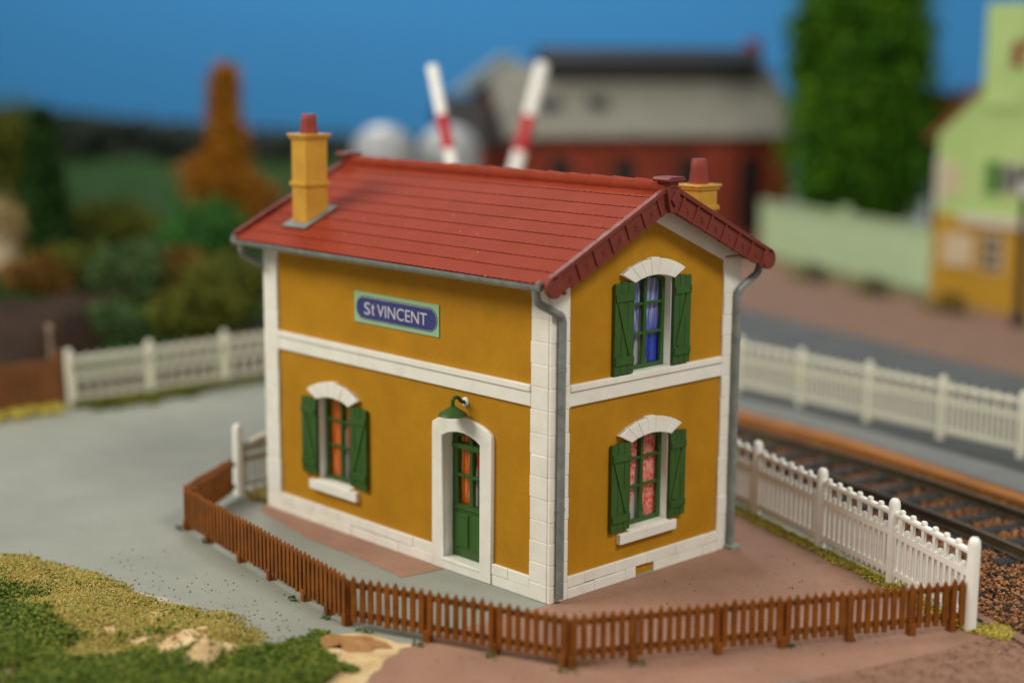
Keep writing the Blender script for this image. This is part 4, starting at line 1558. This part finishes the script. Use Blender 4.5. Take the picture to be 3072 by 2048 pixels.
def bush(u, v, ru, rv, d, mat, label, name='bush', n=70, per=40, leaf=.19, deep=None, stem=True, shape='ellipsoid'):
    c = at(u, v, d)
    rx, rz = ru * PXM * d, rv * PXM * d
    dp = deep or min(rx, 1.6)
    o = thing(name, label, 'tree' if 'tree' in name or 'conifer' in name else 'bush', (c.x, c.y, max(0, c.z - rz)), BUSH)
    P = clumps((0, 0, 0), (rx, dp, rz), int(n * 1.4), max(per, 36), (.13 if shape == 'cone' else .20) * min(rx, rz) + .05, shape)
    # turn the crown so that its width lies across the view
    ang = math.atan2(RT.y, RT.x)
    ca, sa = math.cos(ang), math.sin(ang)
    Pw = np.column_stack([P[:, 0] * ca - P[:, 1] * sa + c.x, P[:, 0] * sa + P[:, 1] * ca + c.y, P[:, 2] + c.z])
    scatter('crown', Pw, RNG.uniform(leaf * .6, leaf * 1.3, len(Pw)), (LEAFV, LEAFF), mat, o)
    gzv = float(h_hill(np.array(c.x), np.array(c.y)))
    z0 = min(gzv, c.z - rz) - .1
    MB().tube([(c.x, c.y, z0), (c.x + .03, c.y, c.z), (c.x, c.y + .05, c.z + rz * .6)], [.10 + rz * .05, .08 + rz * .03, .03], 8).build('trunk', M['trunk'], o, smooth=True)
    return o


bush(100, 425, 66, 172, 55, M['leaf_dark'], 'tall dark green conifer near the left edge of the photo', 'conifer', 230, 36, .22, shape='cone')
bush(25, 340, 80, 110, 57, M['leaf_olive'], 'dark olive tree cut by the left edge, behind the tall conifer', 'bushy_tree', 80, 26, .2)
hs = at(5, 520, 52)
hsb = thing('haystack', 'pale straw coloured haystack cut by the left edge of the photo', 'haystack', (hs.x, hs.y, hs.z - .9))
P = np.array([hs]) + RNG.normal(size=(2600, 3)) * np.array([.30, .30, .36])
scatter('straw', P, RNG.uniform(.1, .22, len(P)), (LEAFV, LEAFF), leafmat('straw', [(.2, (.20, .14, .05)), (.5, (.34, .25, .10)), (.8, (.46, .35, .16))]), hsb)
MB().lathe([(.0, -1.6), (.42, -1.6), (.50, -.6), (.38, .25), (.18, .62), (.0, .7)], hs, 16).build('stack_core', M['cream'], hsb, smooth=True)
bush(518, 328, 74, 165, 60, M['leaf_orange'], 'tall ragged autumn orange tree against the green field', 'autumn_tree', 210, 36, .24, 1.6, shape='cone')
bush(480, 430, 62, 70, 59.4, M['leaf_orange'], 'round rust orange bush at the foot of the tall orange tree, on its left', 'autumn_bush', 46, 24, .2)
bush(575, 455, 60, 50, 59.6, M['leaf_orange'], 'low amber bush behind the station roof, right of the tall orange tree', 'autumn_bush', 40, 24, .2)
bush(470, 545, 95, 85, 53, M['leaf_emerald'], 'bright emerald green bush below the orange tree', 'bush', 80, 26, .18)
bush(85, 640, 85, 52, 49.5, M['leaf_rust'], 'rusty orange bush on the left above the soil bank', 'bush', 50, 26, .17)
bush(160, 610, 80, 45, 51, M['leaf_olive'], 'yellowish olive bush right of the rusty orange bush', 'bush', 50, 26, .17)
bush(290, 630, 105, 70, 50, M['leaf_sage'], 'pale sage green bush in the middle of the slope', 'bush', 75, 26, .17)
bush(420, 640, 75, 60, 50.5, M['leaf_rust'], 'olive brown bush between the sage bush and the house', 'bush', 50, 26, .17)
bush(530, 660, 95, 80, 49, M['leaf_olive'], 'olive green bush beside the left wall of the house', 'bush', 70, 26, .16)
bush(450, 715, 110, 62, 47, M['leaf_olive'], 'broad olive bush just behind the left white fence', 'bush', 80, 26, .15)
bush(245, 745, 60, 48, 46, M['leaf_sage'], 'small grey green bush at the end of the brown plank wall', 'bush', 50, 26, .15)
bush(250, 520, 120, 55, 58, M['leaf_olive'], 'wide dark olive bush below the green field', 'bush', 70, 26, .2)

# ------------------------------------------------------------------ level crossing barriers behind the house
CROSS = 'raised level crossing barriers'


def barrier(tip, low, rad, label):
    tip, low = Vector(tip), Vector(low)
    d = (low - tip).normalized()
    k = (0.9 - tip.z) / d.z
    base = tip + d * k
    o = thing('crossing_barrier', label, 'barrier', (base.x, base.y, 0), CROSS)
    MB().tube([tip + d * 0, tip + d * .05, base - d * .3], [rad * .8, rad, rad], 14).build('boom', M['white_clean'], o, smooth=True)
    Lb = (base - tip).length
    seg = (tip - low).length
    s = seg * .47
    first = True
    while s < Lb - .6:
        MB().tube([tip + d * s, tip + d * (s + seg * (.33 if first else .3))], rad * 1.03, 14).build('red_band', M['redband'], o, smooth=True)
        s += seg * (.80 if first else .62)
        first = False
    MB().box((base.x - .3, base.y - .3, 0), (base.x + .3, base.y + .3, 1.3)).build('barrier_stand', M['sleeper'], o, .03)
    return o


barrier(at(992, 150, 42), at(1040, 392, 42), .145, 'left raised red and white barrier pole rising behind the roof ridge, the sharper one')
barrier(at(1247, 145, 50), at(1180, 400, 50), .20, 'right raised barrier pole rising behind the roof ridge, leaning right and more blurred')


def tank(u, d, label):
    c = at(u, 350, d)
    o = thing('storage_tank', label, 'tank', (c.x, c.y, 0), 'white domed storage tanks')
    R = 72 * PXM * d
    z = at(u, 352, d).z
    top = at(u, 284, d).z
    MB().lathe([(0, 0), (R, 0), (R, z), (0, z + .002)], (c.x, c.y, 0), 28).build('tank_body', M['tank'], o, smooth=True)
    pr = [(R * math.cos(a), z + (top - z) * math.sin(a)) for a in np.linspace(0, PI / 2 - .03, 10)]
    MB().lathe([(0, z - .01)] + pr + [(0, top)], (c.x, c.y, 0), 28).build('tank_dome', M['tank'], o, smooth=True)


tank(880, 63, 'white domed tank left of the sharper barrier pole')
tank(1030, 66, 'white domed tank partly behind the sharper barrier pole')

# ------------------------------------------------------------------ brick engine shed
fac = thing('brick_shed', 'long red brick shed with grey roof and dark roof monitor behind the station', 'shed', (-28, 36, 0))
lu, ru, dF = 1175, 1822, 70
A = at(lu, 318, dF)
B = at(ru, 300, dF + 3)
ez = 5.55
U = Vector((B.x - A.x, B.y - A.y, 0)).normalized()
Ln = (Vector((B.x, B.y, 0)) - Vector((A.x, A.y, 0))).length
N = Vector((U.y, -U.x, 0))
FF = (Vector((A.x, A.y, 0)), U, Vector((0, 0, 1)), N)
depth = 8.0
b = MB().fbox(FF, (0, Ln), (0, ez), (-depth, 0))
b.prism((FF[0], -N, Vector((0, 0, 1)), U), [(0, ez), (depth, ez), (depth / 2, ez + 2.75)], .0, Ln)
b.build('wall', M['brick'], fac)
for k in range(6):
    u = .75 + k * 2.98
    if u > Ln:
        break
    MB().fbox(FF, (u - .28, u + .28), (0, ez - .35), (.0, .22)).build('pilaster', M['brick'], fac)
for k in range(5):
    u = 2.23 + k * 2.98
    if u > Ln:
        break
    wi = flat('window', FF, [arch_loop(u - .46, u + .46, .9, 3.9, 4.5)], .0, .06, M['dark'], fac)
    bb = MB()
    for uu in (u - .14, u + .14):
        bb.fbox(FF, (uu - .02, uu + .02), (.9, 4.0), (.055, .09))
    for zz in (1.9, 2.6, 3.3):
        bb.fbox(FF, (u - .44, u + .44), (zz - .02, zz + .02), (.055, .085))
    bb.build('frame', M['sleeper'], wi)
MB().fbox(FF, (-.1, Ln + .1), (ez - .38, ez - .05), (.0, .30)).build('cornice', M['brick'], fac)
sl2 = 2.75 / (depth / 2)
b = MB()
for sg in (1, -1):
    eo = FF[0] + (N * .5 if sg == 1 else -N * (depth + .5)) + Vector((0, 0, ez - .5 * sl2 + .03))
    dn = (-N if sg == 1 else N)
    Vs = (dn + Vector((0, 0, sl2))).normalized()
    Ns = U.cross(Vs) * 1
    if Ns.z < 0:
        Ns = -Ns
    b.fbox((eo, U, Vs, Ns), (-.35, Ln + .35), (0, (depth / 2 + .5) * math.sqrt(1 + sl2 ** 2)), (.0, .14))
rf = b.build('roof', M['greyroof'], fac)
for u in (2.05, 4.3):
    eo = FF[0] + N * .5 + Vector((0, 0, ez - .5 * sl2 + .03))
    Vs = (-N + Vector((0, 0, sl2))).normalized()
    Ns = U.cross(Vs)
    Ns = Ns if Ns.z > 0 else -Ns
    MB().fbox((eo, U, Vs, Ns), (u - .45, u + .45), (2.0, 2.7), (.10, .32)).build('roof_light', M['darkroof'], rf)
# roof monitor along the ridge
mz = ez + 2.75
b = MB().fbox(FF, (2.4, Ln - .7), (mz - .75, mz + .30), (-depth / 2 - 1.2, -depth / 2 + 1.2))
b.prism((FF[0], -N, Vector((0, 0, 1)), U), [(depth / 2 - 1.45, mz + .30), (depth / 2 + 1.45, mz + .30), (depth / 2, mz + .95)], 2.2, Ln - .5)
b.build('roof_monitor', M['darkroof'], fac)
MB().fbox(FF, (Ln - .75, Ln - .15), (mz - .6, mz + 1.35), (-depth / 2 - .4, -depth / 2 + .3)).build('chimney', M['brick'], fac)
# gable end at the left and its coping, the light on it put into the pale colour
FL = (FF[0], -N, Vector((0, 0, 1)), -U)
MB().prism(FL, [(-.7, ez - .42), (depth / 2, ez + 2.85), (depth + .7, ez - .42), (depth + .7, ez - .75), (depth / 2, ez + 2.45), (-.7, ez - .75)], .36, .52).build('verge_board', M['darkroof'], rf)
ca_, cb_ = at(1080, 212, 68.5), at(1192, 128, 68.5)
dv = (cb_ - ca_).normalized()
MB().fbox((ca_, dv, U.cross(dv).normalized(), U), (0, (cb_ - ca_).length), (-.20, .20), (-.9, .0)).build('lit_coping', M['litcoping'], rf, .05)
# low annex with a dark roof at the left end
ax = thing('shed_annex', 'low brick annex with dark roof at the left end of the long shed', 'annex', FF[0] - U * 1.4)
b = MB().fbox(FF, (-2.6, -.6), (0, 4.9), (-5.0, -1.2)).build('wall', M['brick'], ax)
b = MB().prism((FF[0], -N, Vector((0, 0, 1)), U), [(.9, 4.8), (5.3, 4.8), (3.1, 7.0)], -2.75, -.58).build('roof', M['darkroof'], ax)

# big green tree behind the pale green wall
bt = thing('green_tree', 'tall bright green broad tree behind the pale green garden wall', 'tree', at(1980, 600, 68) * 1)
bt.location.z = 0
c = at(1978, 205, 68)
P = clumps((0, 0, 0), (152 * PXM * 68, 2.5, 300 * PXM * 68), 900, 46, .36, 'column')
ang = math.atan2(RT.y, RT.x)
Pw = np.column_stack([P[:, 0] * math.cos(ang) - P[:, 1] * math.sin(ang) + c.x, P[:, 0] * math.sin(ang) + P[:, 1] * math.cos(ang) + c.y, P[:, 2] + c.z])
scatter('crown', Pw, RNG.uniform(.18, .40, len(Pw)), (LEAFV, LEAFF), M['leaf_green'], bt)
MB().tube([(c.x, c.y, 0), (c.x, c.y, 4), (c.x + .1, c.y, 9), (c.x, c.y, 12.5)], [.34, .28, .18, .05], 10).build('trunk', M['trunk'], bt, smooth=True)
for k in range(7):
    z = 3.8 + k * 1.1
    a = k * 2.1
    MB().tube([(c.x, c.y, z), (c.x + 1.1 * math.cos(a), c.y + 1.1 * math.sin(a), z + .8)], [.10, .03], 7).build('limb', M['trunk'], bt, smooth=True)

# pale green garden wall
gw = thing('garden_wall', 'long pale green garden wall between the brick shed and the green house', 'wall', (-19, 35.6, 0))
G0, G1 = Vector((-25.4, 38.4, 0)), Vector((-14.05, 33.9, 0))
U2 = (G1 - G0).normalized()
N2 = Vector((U2.y, -U2.x, 0))
FW2 = (G0, U2, Vector((0, 0, 1)), N2)
LnW = (G1 - G0).length
MB().fbox(FW2, (0, LnW), (0, 2.55), (-.25, 0)).build('wall_body', M['wallgreen'], gw)
MB().fbox(FW2, (-.03, LnW - .01), (2.553, 2.68), (-.31, .06)).build('coping', plastic('wall_coping', (.36, .46, .27), .1, .7), gw, .02)
MB().fbox(FW2, (.0, LnW - .01), (.0, .38), (.003, .05)).build('wall_base', plastic('mossy_base', (.22, .24, .13), .2, .8), gw)
for u in (6.4,):
    MB().fbox(FW2, (u - .16, u + .16), (2.5, 2.95), (-.33, .08)).build('pier_cap', M['wallgreen'], gw, .03)

# pale green and ochre house at the right
gh = thing('green_house', 'pale green house with ochre ground floor cut by the right edge', 'house', (-10, 34, 0))
H0 = Vector((-13.99, 33.9, 0))
U3 = Vector((.9796, -.2009, 0)).normalized()
N3 = Vector((U3.y, -U3.x, 0))
FH = (H0, U3, Vector((0, 0, 1)), N3)
WH, EH, AH = 8.6, 6.15, 9.50
flat('upper_wall', FH, [[(0, 3.26), (WH, 3.26), (WH, EH), (WH / 2, AH), (0, EH)]], -.3, 0, M['palegreen'], gh)
flat('lower_wall', FH, [[(0, 0), (WH, 0), (WH, 3.255), (0, 3.255)]], -.3, .02, M['ochre2'], gh)
MB().fbox(FH, (0.002, .3), (0, EH), (-8, -.3)).fbox(FH, (WH - .3, WH), (0, EH), (-8, -.3)).build('side_wall', M['palegreen'], gh)
b = MB()
for sg in (1, -1):
    s3 = (AH - EH) / (WH / 2)
    if sg == 1:
        eo, Ux = H0 - U3 * .45 + Vector((0, 0, EH - .45 * s3 + .02)), U3
    else:
        eo, Ux = H0 + U3 * (WH + .45) + Vector((0, 0, EH - .45 * s3 + .02)), -U3
    Vs = (Ux + Vector((0, 0, s3))).normalized()
    Ns = N3.cross(Vs)
    Ns = Ns if Ns.z > 0 else -Ns
    b.fbox((eo, Vs, N3, Ns), (0, (WH / 2 + .45) * math.sqrt(1 + s3 * s3)), (-8.2, .12), (.0, .2))
b.build('roof', M['browntile'], gh)
uc = 2.12
MB().fbox(FH, (uc, uc + 1.75), (EH + 1.0, 10.72), (-1.2, .16)).build('chimney', M['palegreen'], gh, .02)
MB().fbox(FH, (uc + 1.30, uc + 1.70), (8.55, 9.45), (.1, .30)).build('wall_ornament', M['pot'], gh, .05)
MB().fbox(FH, (.02, .34), (3.5, 5.3), (.003, .06)).build('corner_strip', M['fascia'], gh)
MB().fbox(FH, (.45, 1.12), (3.95, 5.08), (.003, .05)).build('blind_window', M['cream'], gh)
MB().fbox(FH, (1.33, 7.9), (3.0, 3.36), (.025, .16)).build('shop_fascia', M['fascia'], gh, .02)
MB().fbox(FH, (.52, 1.95), (1.45, 2.62), (.023, .07)).build('wall_panel', M['cream'], gh)
w1 = MB().fbox(FH, (2.36, 3.32), (1.40, 2.74), (.023, .07)).build('window', M['fascia'], gh)
bb = MB()
for i in range(2):
    for j in range(3):
        bb.fbox(FH, (2.43 + i * .43, 2.81 + i * .43), (1.47 + j * .42, 1.82 + j * .42), (.06, .078))
bb.build('pane', plastic('brown_pane', (.14, .10, .05), .2, .3), w1)
MB().fbox(FH, (2.42, 2.98), (4.15, 5.3), (.003, .10)).build('shutter', plastic('bright_green_shutter', (.055, .20, .025), .1, .5), gh, .02)
w2 = MB().fbox(FH, (3.06, 3.9), (4.2, 5.3), (.003, .05)).build('window', M['fascia'], gh)
MB().fbox(FH, (3.13, 3.45), (4.28, 5.22), (.045, .06)).fbox(FH, (3.52, 3.83), (4.28, 5.22), (.045, .06)).build('pane', plastic('grey_pane', (.11, .11, .10), .2, .3), w2)

# autumn bushes between the tree and the house
for (u, v, ru_, rv_, d, m, lb) in ((2150, 300, 55, 120, 68, 'leaf_dark', 'dark green bush between the tall green tree and the pale green house'), (2195, 262, 75, 58, 68, 'leaf_rust', 'rust coloured bush peeping over the roof slope of the pale green house')):
    c = at(u, v, d)
    o = thing('bush', lb, 'bush', (c.x, c.y, 0))
    P = clumps((0, 0, 0), (ru_ * PXM * d, 1.2, rv_ * PXM * d), 60, 26, .3)
    Pw = np.column_stack([P[:, 0] * math.cos(ang) - P[:, 1] * math.sin(ang) + c.x, P[:, 0] * math.sin(ang) + P[:, 1] * math.cos(ang) + c.y, P[:, 2] + c.z])
    scatter('crown', Pw, RNG.uniform(.15, .3, len(Pw)), (LEAFV, LEAFF), M[m], o)
    MB().tube([(c.x, c.y, 0), (c.x, c.y, c.z)], [.16, .06], 8).build('trunk', M['trunk'], o, smooth=True)

# low black railings standing along the wall
RAIL = 'low black railings along the far pavement'
for i, (u, v, lb) in enumerate(((1872, 650, 'low black railing at the far left end of the green garden wall'), (2012, 682, 'low black railing before the middle of the green garden wall'), (2185, 722, 'low black railing in front of the ochre ground floor'))):
    # foot on the ground along the view ray
    r0 = FW + RT * ((u - 1176) * PXM) - UP * ((v - 784) * PXM)
    p = CAM + r0 * (-CAM.z / r0.z)
    o = thing('low_railing', lb, 'railing', (p.x, p.y, 0), RAIL)
    Fr = (Vector((p.x, p.y, 0)), U2, Vector((0, 0, 1)), N2)
    b = MB()
    for k in range(6):
        b.fbox(Fr, (-.62 + k * .25, -.57 + k * .25), (0, .82), (-.025, .025))
    b.build('bars', M['black'], o)
    MB().fbox(Fr, (-.66, .72), (.62, .68), (-.03, .03)).build('rail', M['black'], o)
    P = np.array([p]) + RNG.normal(size=(260, 3)) * np.array([.55, .3, .12]) + np.array([-.6, .4, .15])
    P[:, 2] = np.abs(P[:, 2])
    sh = scatter('weed_clump', P, RNG.uniform(.08, .18, len(P)), (LEAFV, LEAFF), M['leaf_olive'])
    tag(sh, ('weeds beside the low railing at the far left of the green wall', 'weeds beside the low railing before the middle of the green wall', 'weeds beside the low railing at the ochre house')[i], 'weeds', kind='stuff')

# street lamp at the right edge
r0 = FW + RT * ((2338 - 1176) * PXM) - UP * ((748 - 784) * PXM)
p = CAM + r0 * (-CAM.z / r0.z)
sl_o = thing('street_lamp', 'black street lamp with white lantern at the right edge of the photo', 'street lamp', (p.x, p.y, 0))
MB().lathe([(0, 0), (.26, 0), (.26, .25), (.2, .4), (.16, .6), (.13, 4.3), (.17, 4.35), (.0, 4.36)], (p.x, p.y, 0), 14).build('lamp_post', M['black'], sl_o, smooth=True)
MB().lathe([(0, 4.37), (.14, 4.37), (.26, 4.9), (.0, 4.9)], (p.x, p.y, 0), 8).build('lantern', M['lampglass'], sl_o)
MB().lathe([(0, 4.905), (.32, 4.905), (.2, 5.15), (.05, 5.3), (.04, 5.45), (0, 5.5)], (p.x, p.y, 0), 8).build('lamp_cap', M['black'], sl_o)
